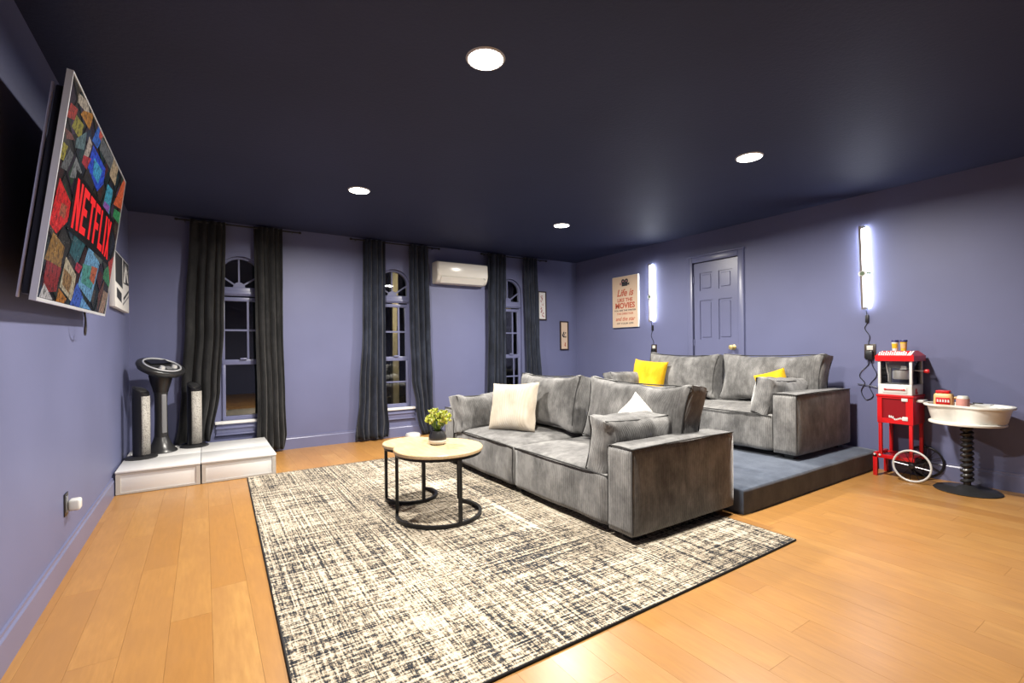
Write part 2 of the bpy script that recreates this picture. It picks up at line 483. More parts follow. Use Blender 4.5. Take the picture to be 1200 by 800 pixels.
# windows
def window(i, c, label, lower_h=False, lower_v=False):
    W = struct(thing('window_%d' % i, label, 'window', (0, 0, 0)), label, 'window')
    y0, y1 = YB+.045, YB+.095
    # outer frame
    bm = bmesh.new()
    fill_holes(bm, outline(c, WL-.001, WR-.001, SILL+.001, SPRING, APEX-.001), [outline(c, WL-.028, WR-.028, SILL+.03, SPRING, APEX-.028)], fb, y0, y1)
    put('frame', done(bm), M['trim'], W)
    # casing bead on the wall round the arch
    box('transom', (c-WL+.02, y0-.02, 1.845), (c+WR-.02, y1, 1.945), M['trim'], W, .008)
    box('transom_shelf', (c-WL+.012, y0-.034, 1.860), (c+WR-.012, y0-.018, 1.893), M['trim'], W, .005)
    # fan light: hub and bars
    bm = bmesh.new(); hub = (c, 1.945); n = 14
    vs0 = [(c+.062*math.cos(PI*q/n), 1.945+.062*math.sin(PI*q/n)) for q in range(n+1)]
    A = [bm.verts.new((u, y0+.005, v)) for u, v in vs0]; B = [bm.verts.new((u, y1-.005, v)) for u, v in vs0]
    bm.faces.new(A); bm.faces.new(B[::-1])
    for q in range(len(A)): bm.faces.new((A[q], A[(q+1) % len(A)], B[(q+1) % len(A)], B[q]))
    put('hub', done(bm), M['trim'], W)
    midx = c+(WR-WL)/2; hw = (WL+WR)/2-.026
    def hit(a):
        for s in range(1, 400):
            r = s*.002; u = c+r*math.cos(a); v = 1.945+r*math.sin(a)
            e = (u-midx)/hw
            lim = SPRING+(APEX-.026-SPRING)*math.sqrt(max(0, 1-e*e))
            if abs(e) > 1 or v > lim: return (u, v)
        return (u, v)
    angs = [math.radians(q) for q in (35, 90, 145)]
    for a in angs:
        u, v = hit(a)
        tube('muntin', [(c, (y0+y1)/2, 1.945), (u, (y0+y1)/2, v)], .0125, M['trim'], W, sq=True)
    ends = [0.001]+angs+[PI-.001]
    for a, b in zip(ends, ends[1:]):
        poly = [(c, 1.945)]+[hit(a+(b-a)*q/8) for q in range(9)]
        prism('pane', poly, fb, YB+.068, YB+.074, M['glass'], W)
    # upper sash
    l, r = c-WL+.026, c+WR-.026
    ys0, ys1 = YB+.05, YB+.09
    box('sash_rail', (l, ys0, 1.785), (r, ys1, 1.83), M['trim'], W, .004)
    box('sash_rail', (l, ys0-.02, 1.045), (r, ys1, 1.105), M['trim'], W, .006)
    box('sash_latch', (c+.0, ys0-.045, 1.10), (c+.07, ys0-.015, 1.122), M['trim'], W, .005)
    box('stile', (l, ys0, 1.105), (l+.032, ys1, 1.785), M['trim'], W, .004)
    box('stile', (r-.032, ys0, 1.105), (r, ys1, 1.785), M['trim'], W, .004)
    mx = c+.088
    box('muntin', (mx-.011, ys0+.006, 1.105), (mx+.011, ys1-.006, 1.785), M['trim'], W)
    box('muntin', (l+.03, ys0+.007, 1.435), (r-.03, ys1-.007, 1.457), M['trim'], W)
    for (xa, xb) in ((l+.03, mx-.011), (mx+.011, r-.03)):
        for (za, zb) in ((1.105, 1.435), (1.457, 1.785)):
            box('pane', (xa, YB+.068, za), (xb, YB+.074, zb), M['glass'], W)
    # lower sash
    yl0, yl1 = YB+.02, YB+.06
    box('stile', (l, yl0, .435), (l+.034, yl1, 1.045), M['trim'], W, .004)
    box('stile', (r-.034, yl0, .435), (r, yl1, 1.045), M['trim'], W, .004)
    box('sash_rail', (l, yl0-.004, .405), (r, yl1, .455), M['trim'], W, .004)
    xs = [l+.034, r-.034]; zs = [.455, 1.045]
    if lower_v:
        box('muntin', (mx-.009, yl0+.006, .455), (mx+.009, yl1-.006, 1.045), M['trim'], W); xs = [l+.034, mx-.009, mx+.009, r-.034]
    if lower_h:
        box('muntin', (l+.034, yl0+.007, .745), (r-.034, yl1-.007, .765), M['trim'], W); zs = [.455, .745, .765, 1.045]
    for q in range(0, len(xs), 2):
        for p in range(0, len(zs), 2):
            box('pane', (xs[q], YB+.037, zs[p]), (xs[q+1], YB+.043, zs[p+1]), M['glass'], W)
    # white inner stool, blue apron mouldings
    box('sill', (c-WL-.05, YB-.045, .372), (c+WR+.05, YB+.02, .405), M['white'], W, .006)
    box('apron', (c-WL-.04, YB-.02, .262), (c+WR+.04, YB, .372), M['trim'], W, .004)
    box('apron_bead', (c-WL-.045, YB-.034, .315), (c+WR+.045, YB-.02, .338), M['trim'], W, .006)
    box('apron_bead', (c-WL-.045, YB-.034, .242), (c+WR+.045, YB, .262), M['trim'], W, .006)
    return W
window(1, WIN[0], 'arched sash window behind the karaoke pedestal')
window(2, WIN[1], 'arched sash window beside the air conditioner, porch post showing outside', lower_h=True)
window(3, WIN[2], 'arched sash window half hidden by the front sofa back', lower_h=True, lower_v=True)

# porch outside
pz = box('porch_post', (2.70, 7.9, -.1), (2.81, 8.04, 3.0), M['porch'], None, .01)
tag(pz, 'cream porch post outside the middle window', 'post')
pz = box('porch_post', (5.36, 7.9, -.1), (5.48, 8.04, 3.0), M['porch'], None, .01)
tag(pz, 'cream porch post outside, farthest along towards the room corner', 'post')
LN = thing('added_porch_lantern', 'added unseen lantern on the outside of the window wall, lighting the porch posts', 'lamp', (3.15, YB+.14, 2.15))  # lamp added out of view so the porch posts show
box('back_plate', (-.06, 0, -.10), (.06, .015, .10), M['black'], LN, .004)
tube('arm', [(0, .01, .06), (0, .10, .08), (0, .12, .05)], .01, M['black'], LN)
lathe('fill_bulb', [(0, -.06), (.03, -.05), (.045, -.01), (.03, .03), (.015, .05), (0, .055)], M['fill_bulb'], LN, 20, (0, .12, -.01))
lathe('hood', [(.015, .05), (.07, .03), (.075, .025), (.015, .045)], M['black'], LN, 20, (0, .12, .0))
pz = box('porch_post', (4.98, 7.9, -.1), (5.12, 8.04, 3.0), M['porch'], None, .01)
tag(pz, 'cream porch post outside the window by the small pictures', 'post')
tag(box('porch_beam', (3.6, 7.88, 2.46), (7.4, 8.06, 2.72), M['porch'], None, .01), 'cream porch beam outside the arched windows', 'beam')
g = box('ground_outside', (-4, YB+.15, -.16), (10, 13, -.12), M['exterior']); struct(g, 'dark ground outside the windows', 'ground')

# door
D1 = struct(thing('door_1', 'slate blue six-panel door with brass knob', 'door'), 'slate blue six-panel door with brass knob', 'door')
dz0 = .2
DYa, DYb = DY0+.012, DY1-.012; DT = DZ-.012
xs_ = XR+.012
pan = []
for (ya, yb) in ((DYa+.085, DYa+.085+.185), (DYb-.085-.185, DYb-.085)):
    for (za, zb) in ((1.93, 2.16), (1.29, 1.80), (.40, 1.085)): pan.append((ya, yb, za, zb))
bm = bmesh.new()
fill_holes(bm, [(DYa, dz0), (DYb, dz0), (DYb, DT), (DYa, DT)], [[(a, c_), (b, c_), (b, d), (a, d)] for a, b, c_, d in pan], fr_, xs_, xs_+.035)
put('slab', done(bm), M['trim'], D1)
for a, b, c_, d in pan:
    box('panel', (xs_+.012, a, c_), (xs_+.03, b, d), M['trim'], D1)
    bm = bmesh.new(); box_bm(bm, (xs_+.003, a+.026, c_+.026), (xs_+.014, b-.026, d-.026), .006, 1)
    put('panel', done(bm), M['trim'], D1)
cw = .07
for nm, lo, hi in (('casing', (XR-.022, DY0-cw, .19), (XR, DY0+.004, DZ+cw)), ('casing', (XR-.022, DY1-.004, .19), (XR, DY1+cw, DZ+cw)), ('casing', (XR-.022, DY0+.004, DZ-.004), (XR, DY1-.004, DZ+cw))):
    box(nm, lo, hi, M['trim'], D1, .006)
box('head_cap', (XR-.034, DY0-cw-.01, DZ+cw), (XR, DY1+cw+.01, DZ+cw+.018), M['trim'], D1, .004)
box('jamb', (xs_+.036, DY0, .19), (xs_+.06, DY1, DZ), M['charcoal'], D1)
for z in (.45, 1.25, 2.08): tube('hinge', [(XR+.004, DYb+.004, z-.045), (XR+.004, DYb+.004, z+.045)], .008, M['trim'], D1)
kn = put('knob', done(lathe_bm(bmesh.new(), [(0, -.012), (.032, -.012), (.032, -.004), (.012, 0), (.012, .022), (.026, .034), (.031, .048), (.026, .06), (0, .066)], 24, mtx=Matrix.Rotation(-PI/2, 4, 'Y')), True), M['brass'], D1, (xs_-.012, DYa+.07, 1.185))

# ------------------------------------------------------------------ ceiling downlights
for (lx_, ly_, lab) in ((1.22, 2.098, 'recessed ceiling downlight above the near edge of the rug'), (1.222, 4.456, 'recessed ceiling downlight in front of the curtained window'),
                        (3.638, 4.476, 'recessed ceiling downlight in front of the air conditioner'), (3.60, 2.097, 'recessed ceiling downlight above the arm of the front sofa')):
    L = thing('downlight', lab, 'light', (lx_, ly_, H))
    lathe('trim_ring', [(.088, -.002), (.089, -.007), (.096, -.006), (.101, 0), (.088, 0)], M['whitep'], L, 40)
    ld = bpy.data.lights.new('downlight_lamp', 'AREA'); ld.shape = 'DISK'; ld.size = .17; ld.energy = DOWNLIGHT; ld.color = (1, .945, .86); ld.spread = BEAM
    lo_ = bpy.data.objects.new('lamp', ld); COL.objects.link(lo_); lo_.parent = L; lo_.location = (0, 0, -.012)
    lathe('lens', [(0, -.006), (.07, -.006), (.0885, -.004), (.0885, -.0005), (0, -.0005)], M['lens'], L, 40)

# ------------------------------------------------------------------ carpeted riser
bm = soft_box_bm((XR-3.19, YB-1.925-.0, .19), .03, (0, 0, 0), .004, 24, 3, 3)
riser = put('carpeted_riser', done(bm, True, 70), M['carpet'], None, ((XR+3.19)/2, (YB+1.925)/2, .095))
for v in riser.data.vertices:
    if v.co.z < -.07: v.co.z = -.0945
    v.co.x = min(v.co.x, (XR-3.19)/2-.002); v.co.y = min(v.co.y, (YB-1.925)/2-.002)
tag(riser, 'low dark blue carpeted riser platform under the rear sofa', 'platform')

# ------------------------------------------------------------------ rug
rc = [(.245, 1.475), (3.035, 1.50), (3.05, 5.13), (.335, 5.122)]
bm = bmesh.new(); n = 40; G = []
for i in range(n+1):
    row = []
    for j in range(n+1):
        u, v_ = i/n, j/n
        x = (1-u)*(1-v_)*rc[0][0]+u*(1-v_)*rc[1][0]+u*v_*rc[2][0]+(1-u)*v_*rc[3][0]
        y = (1-u)*(1-v_)*rc[0][1]+u*(1-v_)*rc[1][1]+u*v_*rc[2][1]+(1-u)*v_*rc[3][1]
        row.append(bm.verts.new((x, y, .011+.0015*noise.noise(Vector((x*3, y*3, 0))))))
    G.append(row)
for i in range(n):
    for j in range(n): bm.faces.new((G[i][j], G[i+1][j], G[i+1][j+1], G[i][j+1]))
low = [[bm.verts.new((v.co.x, v.co.y, .001)) for v in (G[i] for i in ())] for _ in ()]
loop = [G[i][0] for i in range(n+1)]+[G[n][j] for j in range(1, n+1)]+[G[i][n] for i in range(n-1, -1, -1)]+[G[0][j] for j in range(n-1, 0, -1)]
lowv = [bm.verts.new((v.co.x, v.co.y, .001)) for v in loop]
for i in range(len(loop)):
    j = (i+1) % len(loop); bm.faces.new((loop[i], loop[j], lowv[j], lowv[i]))
rug = thing('area_rug', 'cream and charcoal woven rug under the coffee table', 'rug')
put('weave', done(bm, False), M['rug'], rug)
rb = [(x, y, .0065) for x, y in rc]
pts = []
for a, b in zip(rb, rb[1:]+rb[:1]):
    for q in range(12): pts.append(Vector(a).lerp(Vector(b), q/12))
tube('binding', pts, .0055, M['binding'], rug, 6, closed=True)

# ------------------------------------------------------------------ sofas
SD, SL = 1.04, 2.63
def pipe_loop(name, pts, parent, r=.005, closed=False): return tube(name, smooth_path(pts, 4) if not closed else pts, r, M['piping'], parent, 6, closed)
def make_sofa(loc, label, seed, bolsters, backs):
    T = thing('sofa', label, 'sofa', loc)
    R = random.Random(seed)
    # plinth feet
    for fx in (.1, .94):
        for fy in (.1, 1.315, 2.53): box('foot', (fx-.04, fy-.04, 0), (fx+.04, fy+.04, .05), M['black'], T)
    # arms
    for ya in (0, SL-.215):
        a = put('arm', done(soft_box_bm((SD, .215, .535), .018, (.004, .006, .006), .0022, 12, seed+ya, 5), True, 80), M['sofa'], T, (SD/2, ya+.1075, .04+.2675))
        for (xx, yy) in ((.006, .006), (.006, .209)):
            pipe_loop('piping', [(xx, ya+yy, .06), (xx-.004, ya+yy, .3), (xx, ya+yy, .56)], T, .0035)
        pipe_loop('piping', [(.004, ya+.003, .571), (.3, ya+.001, .576), (.7, ya+.001, .576), (SD-.006, ya+.003, .571)], T, .0045)
        pipe_loop('piping', [(.003, ya+.004, .571), (.001, ya+.1, .576), (.003, ya+.211, .571)], T, .0045)
    # seats
    for q in range(2):
        y0 = .215+q*1.1
        put('seat', done(soft_box_bm((.90, 1.095, .345), .035, (.012, .0, .028), .008, 14, seed+q+5, 4), True, 80), M['sofa'], T, (.452+.0, y0+.55, .04+.1725))
        pipe_loop('piping', [(.012, y0+.012, .362), (-.004, y0+.2, .374), (-.008, y0+.55, .376), (-.004, y0+.9, .374), (.012, y0+1.088, .362)], T, .0055)
        if q == 1: pipe_loop('piping', [(.003, y0, .07), (-.004, y0, .2), (.003, y0, .365)], T, .004)
    # back frame
    put('back_frame', done(soft_box_bm((.17, SL-.43, .50), .03, (.004, .004, .006), .004, 12, seed+9, 5), True, 80), M['sofa'], T, (SD-.087, SL/2, .04+.25+.02))
    # loose back cushions
    for (cx_, cy_, cz_, wy, hz, th, lean, rz, rx) in backs:
        c = put('back_cushion', done(soft_box_bm((th, wy, hz), .05, (.055, .012, .0), .017, 22, R.random()*20, 4.6, (1, 2, .09), .012), True, 80), M['sofa'], T, (cx_, cy_, cz_), (rx, lean, rz))
        hx, hy, hh = th/2, wy/2, hz/2
        k_ = .022
        for sx in (-1, 1):
            lp = []
            cs = [(-hy+k_, -hh+k_), (hy-k_, -hh+k_), (hy-k_, hh-k_), (-hy+k_, hh-k_)]
            for (a, b) in zip(cs, cs[1:]+cs[:1]):
                for s_ in range(8):
                    f = s_/8; bu = (1-(2*f-1)**2)
                    y_ = a[0]+(b[0]-a[0])*f; z_ = a[1]+(b[1]-a[1])*f
                    nx, nz = (0, math.copysign(1, a[1])) if abs(a[1]-b[1]) < 1e-6 else (math.copysign(1, a[0]), 0)
                    e1 = (abs(y_/hy)*abs(z_/hh))**4; e2 = .045*(1-bu)
                    lp.append((sx*(hx-.018), y_*(1+.045*e1)-math.copysign(.045*hy*bu, nx)*(abs(nx) > 0)+nx*.016, z_*(1+.09*e1)-math.copysign(.045*hh*bu, nz)*(abs(nz) > 0)+nz*.016))
            pipe_loop('piping', lp, c, .005, closed=True)
    # bolsters against the arms
    for (cx_, cy_, cz_, lx2, ly2, lz2, rot) in bolsters:
        c = put('arm_cushion', done(soft_box_bm((lx2, ly2, lz2), .045, (.015, .045, .0), .018, 18, R.random()*20, 5.5, (0, 2, .09), .0), True, 80), M['sofa'], T, (cx_, cy_, cz_), rot)
        for sy in (-1, 1):
            lp = []; hx, hy, hh = lx2/2-.018, ly2/2-.022, lz2/2-.018
            cs = [(-hx, -hh), (hx, -hh), (hx, hh), (-hx, hh)]
            for (a, b) in zip(cs, cs[1:]+cs[:1]):
                for s_ in range(8):
                    f = s_/8; bu = (1-(2*f-1)**2); x_ = a[0]+(b[0]-a[0])*f; z_ = a[1]+(b[1]-a[1])*f
                    nx, nz = (0, math.copysign(1, a[1])) if abs(a[1]-b[1]) < 1e-6 else (math.copysign(1, a[0]), 0)
                    e1 = (abs(x_/hx)*abs(z_/hh))**4
                    lp.append((x_*(1+.045*e1)-nx*.045*hx*bu+nx*.005, sy*hy, z_*(1+.09*e1)-nz*.045*hh*bu+nz*.005))
            pipe_loop('piping', lp, c, .006, closed=True)
    return T
make_sofa((2.135, 1.985, .0135), 'grey corduroy sofa standing on the rug beside the coffee table', 3,
          [(.41, .335, .545, .80, .20, .36, (.12, 0, .02)), (.40, SL-.29, .54, .84, .20, .36, (-.18, -.04, .02))],
          [(.75, .62, .655, 1.0, .50, .23, .20, .02, .02), (.76, 1.75, .66, .96, .50, .23, .22, -.02, -.02)])
make_sofa((4.292, 2.10, .196), 'grey corduroy sofa on the carpeted riser by the door', 8,
          [(.40, .33, .53, .78, .19, .33, (.16, .02, .04)), (.42, SL-.31, .53, .78, .18, .30, (-.15, 0, .02))],
          [(.76, .62, .65, 1.04, .50, .22, .20, .02, -.01), (.77, 1.73, .65, 1.02, .49, .22, .20, -.02, .02)])

# throw pillows
def pillow(label, w_, h_, t_, m_, loc, rot, seed, group=None, pinch=.07):
    o = put('throw_pillow', done(pillow_bm(w_, h_, t_, .012, seed, 22, pinch), True, 120), m_, None, loc, rot)
    return tag(o, label, 'pillow', group)
pillow('cream ribbed throw pillow against the grey back cushion', .53, .48, .16, M['creamknit'], (2.50, 3.84, .635), (-.06, .30, .42), 1)
pillow('ivory throw pillow peeking over the arm cushion of the front sofa', .34, .32, .12, M['whitefab'], (2.70, 2.46, .64), (.62, .30, .25), 2)
pillow('mustard yellow throw pillow upright on the rear sofa', .54, .46, .14, M['yellow'], (4.84, 4.21, .80), (.06, .22, .02), 3)
pillow('mustard yellow throw pillow tucked behind the rear sofa arm cushion', .30, .30, .14, M['yellow'], (4.80, 2.58, .80), (-.34, .25, .15), 4)

# ------------------------------------------------------------------ nesting coffee tables
def c_table(name, label, cx_, cy_, r, top, a0, a1, legs, lr):
    T = thing(name, label, 'table', (cx_, cy_, .0125))
    top -= .0125
    lathe('table_top', [(0, top-.026), (r-.006, top-.026), (r, top-.020), (r, top-.005), (r-.005, top), (0, top)], M['tabletop'], T, 72, angle=30)
    def arc(z, rr, a0, a1, n=44): return [(rr*math.cos(a0+(a1-a0)*q/n), rr*math.sin(a0+(a1-a0)*q/n), z) for q in range(n+1)]
    tube('floor_ring', arc(.0125, lr, a0, a1), .0155, M['blackmetal'], T, sq=True)
    tube('upper_ring', arc(top-.036, r-.02, 0, 2*PI*43/44, 43), .0125, M['blackmetal'], T, closed=True, sq=True)
    for a in legs:
        box('leg', (-.0105, -.0105, .024), (.0105, .0105, top-.026), M['blackmetal'], T, mtx=Matrix.Translation((lr*math.cos(a), lr*math.sin(a), 0)) @ Matrix.Rotation(a, 4, 'Z'))
    return T
def ang(cx_, cy_, x, y): return math.atan2(y-cy_, x-cx_)
t1 = (1.413, 3.165)
aB = ang(*t1, 1.142, 3.309); aA = math.radians(35); aL = ang(*t1, 1.434, 2.889)
c_table('coffee_table', 'larger round oak coffee table with black ring base holding the plant', t1[0], t1[1], .318, .50, aB, aA+2*PI, [aB, aA, aL], .297)
t2 = (1.394, 3.665)
c_table('nesting_table', 'smaller round oak nesting table tucked under the coffee table', t2[0], t2[1], .222, .455, ang(*t2, 1.20, 3.68), ang(*t2, 1.56, 3.79)+2*PI,
        [ang(*t2, 1.20, 3.68), ang(*t2, 1.42, 3.46), ang(*t2, 1.56, 3.79)], .200)

# plant in pot
P = thing('potted_plant', 'lime green leafy plant in a small dark pot on the coffee table', 'plant', (1.443, 3.245, .5005))
lathe('pot', [(0, 0), (.050, 0), (.062, .012), (.066, .035), (.0665, .036), (.065, .06), (.052, .088), (.047, .10), (.040, .10), (.042, .088), (0, .08)], M['satin'], P, 32)
lathe('pot_foot', [(.0505, .001), (.0628, .012), (.0668, .034), (.066, .036), (.05, .036), (.05, .001)], M['cream'], P, 32)['label'] = 'cream glazed bottom band'
bmL = bmesh.new(); bmS = bmesh.new(); R = random.Random(5)
for i in range(80):
    th = R.random()*2*PI; ph = math.acos(1-R.random()*1.6)
    r = .030+.042*R.random()**.6
    tip = Vector((math.sin(ph)*math.cos(th)*r*1.18, math.sin(ph)*math.sin(th)*r*1.18, .140+(.75+.95*math.cos(ph))*r))
    tube_bm(bmS, [(tip.x*.1, tip.y*.1, .085), (tip.x*.5, tip.y*.5, .13), tip], .0018, 5)
    for q in range(8):
        d = (tip-Vector((0, 0, .12))).normalized()+Vector((R.uniform(-1, 1), R.uniform(-1, 1), R.uniform(-.6, 1)))*.9
        d.normalize(); s = d.orthogonal().normalized(); s.rotate(Matrix.Rotation(R.random()*PI, 3, d)); L_ = .020+.012*R.random()
        up = d.cross(s)
        b0 = bmL.verts.new(tip); b1 = bmL.verts.new(tip+d*L_*.5+s*L_*.36+up*.003); b2 = bmL.verts.new(tip+d*L_); b3 = bmL.verts.new(tip+d*L_*.5-s*L_*.36+up*.003); b4 = bmL.verts.new(tip+d*L_*.55-up*.004)
        for f in ((b0, b1, b4), (b1, b2, b4), (b2, b3, b4), (b3, b0, b4)): bmL.faces.new(f).material_index = R.choice((0, 0, 1))
lv = put('foliage', done(bmL), M['lime'], P); lv.data.materials.append(M['lime2']); lv['kind'] = 'stuff'
st = put('stems', done(bmS), M['stem'], P); st['kind'] = 'stuff'

# ------------------------------------------------------------------ television
TVW, TVH = 1.60, .916
tc_ = Vector((-.486, 3.31, 1.877)); a_, ti, ro = .010, .130, .024
nv = Vector((math.cos(a_)*math.cos(ti), math.sin(a_)*math.cos(ti), -math.sin(ti)))
uv = Vector((-math.sin(a_), math.cos(a_), 0)); vv = nv.cross(uv)
if vv.z < 0: vv = -vv
uv, vv = uv*math.cos(ro)+vv*math.sin(ro), -uv*math.sin(ro)+vv*math.cos(ro)
MT = Matrix(((nv.x, uv.x, vv.x, tc_.x), (nv.y, uv.y, vv.y, tc_.y), (nv.z, uv.z, vv.z, tc_.z), (0, 0, 0, 1)))   # local X out of screen, Y along, Z up
TV = thing('television', 'large flat television on a tilting wall mount', 'television'); TV.matrix_world = MT
bm = bmesh.new()
fill_holes(bm, [(-TVW/2, -TVH/2), (TVW/2, -TVH/2), (TVW/2, TVH/2), (-TVW/2, TVH/2)], [[(-TVW/2+.008, -TVH/2+.014), (TVW/2-.008, -TVH/2+.014), (TVW/2-.008, TVH/2-.008), (-TVW/2+.008, TVH/2-.008)]], lambda u, v, w_: (w_, u, v), -.018, .003)
put('bezel', done(bm), M['silver'], TV)
box('screen_panel', (-.0175, -TVW/2+.007, -TVH/2+.013), (0, TVW/2-.007, TVH/2-.007), M['screenblack'], TV)
box('back_shell', (-.05, -TVW/2+.028, -TVH/2+.02), (-.0185, TVW/2-.02, TVH/2-.06), M['black'], TV, .01)
box('rear_trim', (-.062, -TVW/2+.030, -TVH/2+.005), (-.052, -TVW/2+.040, TVH/2-.055), M['silver'], TV, .003)
box('rear_trim', (-.072, TVW/2-.052, -TVH/2+.005), (-.052, TVW/2-.035, TVH/2-.055), M['silver'], TV, .003)
box('mount_rail', (-.075, -.26, -.22), (-.05, -.23, .22), M['black'], TV)
box('mount_rail', (-.075, .23, -.22), (-.05, .26, .22), M['black'], TV)
inv = MT.inverted()
tube('mount_arm', [inv @ Vector((XL+.01, 3.31, 1.82)), inv @ Vector((XL+.06, 3.31, 1.82)), (-.06, 0, -.05)], .02, M['black'], TV, sq=True)
bm = bmesh.new(); box_bm(bm, (XL+.001, 3.06, 1.70), (XL+.02, 3.56, 1.95)); bm.transform(inv); put('wall_plate', done(bm), M['black'], TV)
def tvp(px, py):
    d = ray(px, py); o = Vector((0, 0, CAM_H)); k_ = (tc_-o).dot(nv)/d.dot(nv); q = inv @ (o+d*k_); return (q.y, q.z)
def clip_rect(poly, a, b, c, d):
    def cl(P_, ins, ix):
        out = []
        for i in range(len(P_)):
            p, q = P_[i-1], P_[i]
            if ins(q):
                if not ins(p): out.append(ix(p, q))
                out.append(q)
            elif ins(p): out.append(ix(p, q))
        return out
    def X(v): return lambda p, q: (v, p[1]+(q[1]-p[1])*(v-p[0])/(q[0]-p[0]))
    def Y(v): return lambda p, q: (p[0]+(q[0]-p[0])*(v-p[1])/(q[1]-p[1]), v)
    for ins, ix in ((lambda p: p[0] >= a, X(a)), (lambda p: p[0] <= b, X(b)), (lambda p: p[1] >= c, Y(c)), (lambda p: p[1] <= d, Y(d))):
        poly = cl(poly, ins, ix)
        if len(poly) < 3: return []
    return poly
A5 = lambda p: (40+p[0]/5, 110+p[1]/5); B4 = lambda p: (30+p[0]/4, 190+p[1]/4)
tiles = [
 (A5, [(215, 55), (252, 90), (236, 150), (192, 130)], (.35, .03, .02)), (A5, [(265, 0), (312, 50), (322, 130), (258, 50)], (.42, .34, .26)),
 (A5, [(290, 100), (345, 120), (322, 205), (275, 120)], (.40, .16, .02)), (A5, [(248, 130), (288, 185), (268, 265), (222, 190)], (.26, .22, .03)),
 (A5, [(250, 262), (305, 225), (290, 325), (240, 310)], (.10, .16, .17)), (A5, [(378, 185), (404, 240), (370, 315), (342, 270)], (.03, .12, .45)),
 (A5, [(385, 215), (402, 245), (392, 275), (378, 250)], (.5, .08, .05)), (A5, [(398, 262), (474, 390), (452, 450), (388, 330)], (.12, .12, .12)),
 (A5, [(348, 315), (412, 440), (402, 520), (368, 560), (318, 430)], (.02, .07, .55)), (A5, [(352, 380), (395, 450), (372, 520), (345, 470)], (.05, .32, .55)),
 (A5, [(322, 255), (338, 300), (310, 385), (288, 370)], (.45, .36, .30)), (A5, [(290, 360), (330, 380), (305, 440), (280, 400)], (.40, .03, .04)),
 (A5, [(430, 535), (458, 570), (436, 705), (402, 665)], (.05, .30, .42)), (A5, [(412, 630), (440, 660), (430, 705), (402, 670)], (.28, .10, .40)),
 (A5, [(470, 375), (494, 410), (472, 530), (442, 470)], (.42, .30, .18)), (A5, [(528, 495), (548, 530), (512, 670), (468, 640)], (.60, .10, .03)),
 (A5, [(470, 675), (505, 700), (495, 760), (462, 715)], (.03, .25, .08)), (A5, [(172, 285), (194, 310), (170, 385), (148, 370)], (.32, .26, .03)),
 (A5, [(208, 325), (228, 360), (190, 445), (155, 425)], (.12, .12, .12)), (A5, [(245, 375), (275, 460), (242, 490), (210, 485)], (.20, .20, .20)),
 (A5, [(180, 200), (215, 230), (235, 270), (190, 260)], (.16, .05, .04)),
 (A5, [(150, 510), (207, 640), (192, 740), (130, 805), (92, 750)], (.70, .015, .015)), (A5, [(160, 640), (190, 660), (175, 730), (145, 700)], (.42, .10, .05)),
 (B4, [(130, 335), (178, 400), (160, 490), (92, 450)], (.30, .15, .03)), (B4, [(100, 465), (162, 500), (140, 600), (78, 605)], (.28, .02, .02)),
 (B4, [(190, 452), (232, 530), (215, 650), (162, 580)], (.52, .42, .28)), (B4, [(180, 500), (215, 540), (200, 610), (172, 570)], (.30, .16, .06)),
 (B4, [(300, 395), (342, 480), (302, 645), (248, 570)], (.16, .36, .55)), (B4, [(270, 480), (330, 500), (305, 590), (262, 560)], (.08, .30, .25)),
 (B4, [(310, 490), (335, 500), (318, 570), (300, 545)], (.50, .12, .05)), (B4, [(240, 570), (268, 640), (250, 695), (206, 672)], (.05, .12, .50)),
 (B4, [(265, 638), (312, 705), (248, 698)], (.14, .34, .60)), (B4, [(230, 338), (282, 370), (240, 475), (208, 420)], (.02, .10, .12)),
 (B4, [(370, 505), (396, 480), (390, 585), (362, 540)], (.04, .20, .08)), (B4, [(85, 570), (122, 642), (62, 632)], (.55, .50, .48)),
 (B4, [(365, 605), (382, 620), (360, 715), (342, 700)], (.36, .22, .14)), (B4, [(155, 595), (188, 640), (172, 670), (142, 655)], (.45, .16, .02)),
 (B4, [(388, 470), (424, 435), (396, 590)], (.45, .04, .03)), (B4, [(330, 395), (368, 440), (352, 475), (318, 430)], (.10, .12, .11)),
 (B4, [(240, 470), (262, 490), (248, 520), (230, 500)], (.45, .02, .05)), (B4, [(340, 620), (366, 560), (362, 600), (335, 690)], (.14, .05, .03)),
]
bm = bmesh.new(); cl_ = bm.loops.layers.color.new('Col')
RT = random.Random(12); bg = []
pal = [(.10, .03, .02), (.03, .06, .12), (.12, .09, .04), (.05, .05, .05), (.02, .08, .08), (.16, .02, .02), (.08, .07, .06), (.10, .05, .12), (.03, .09, .04), (.15, .12, .09)]
for gi in range(-9, 10):
    for gj in range(-9, 10):
        ca, sa = math.cos(-.34), math.sin(-.34)
        def gp(a, b): u_, v_ = a*.205+b*.05, b*.145; return (u_*ca-v_*sa, u_*sa+v_*ca)
        bg.append((lambda p: p, [gp(gi+.04, gj+.05), gp(gi+.96, gj+.05), gp(gi+.96, gj+.93), gp(gi+.04, gj+.93)], tuple(.16*c for c in RT.choice(pal)), 1))
        bg.append((lambda p: p, [gp(gi+RT.uniform(.1, .3), gj+.15), gp(gi+RT.uniform(.5, .9), gj+.1), gp(gi+RT.uniform(.4, .8), gj+RT.uniform(.5, .85)), gp(gi+.2, gj+RT.uniform(.4, .8))], tuple(.45*c for c in RT.choice(pal)), 1))
def grow(P_, k_=1.10):
    a = sum(p[0] for p in P_)/len(P_); b = sum(p[1] for p in P_)/len(P_)
    return [(a+(p[0]-a)*k_, b+(p[1]-b)*k_) for p in P_]
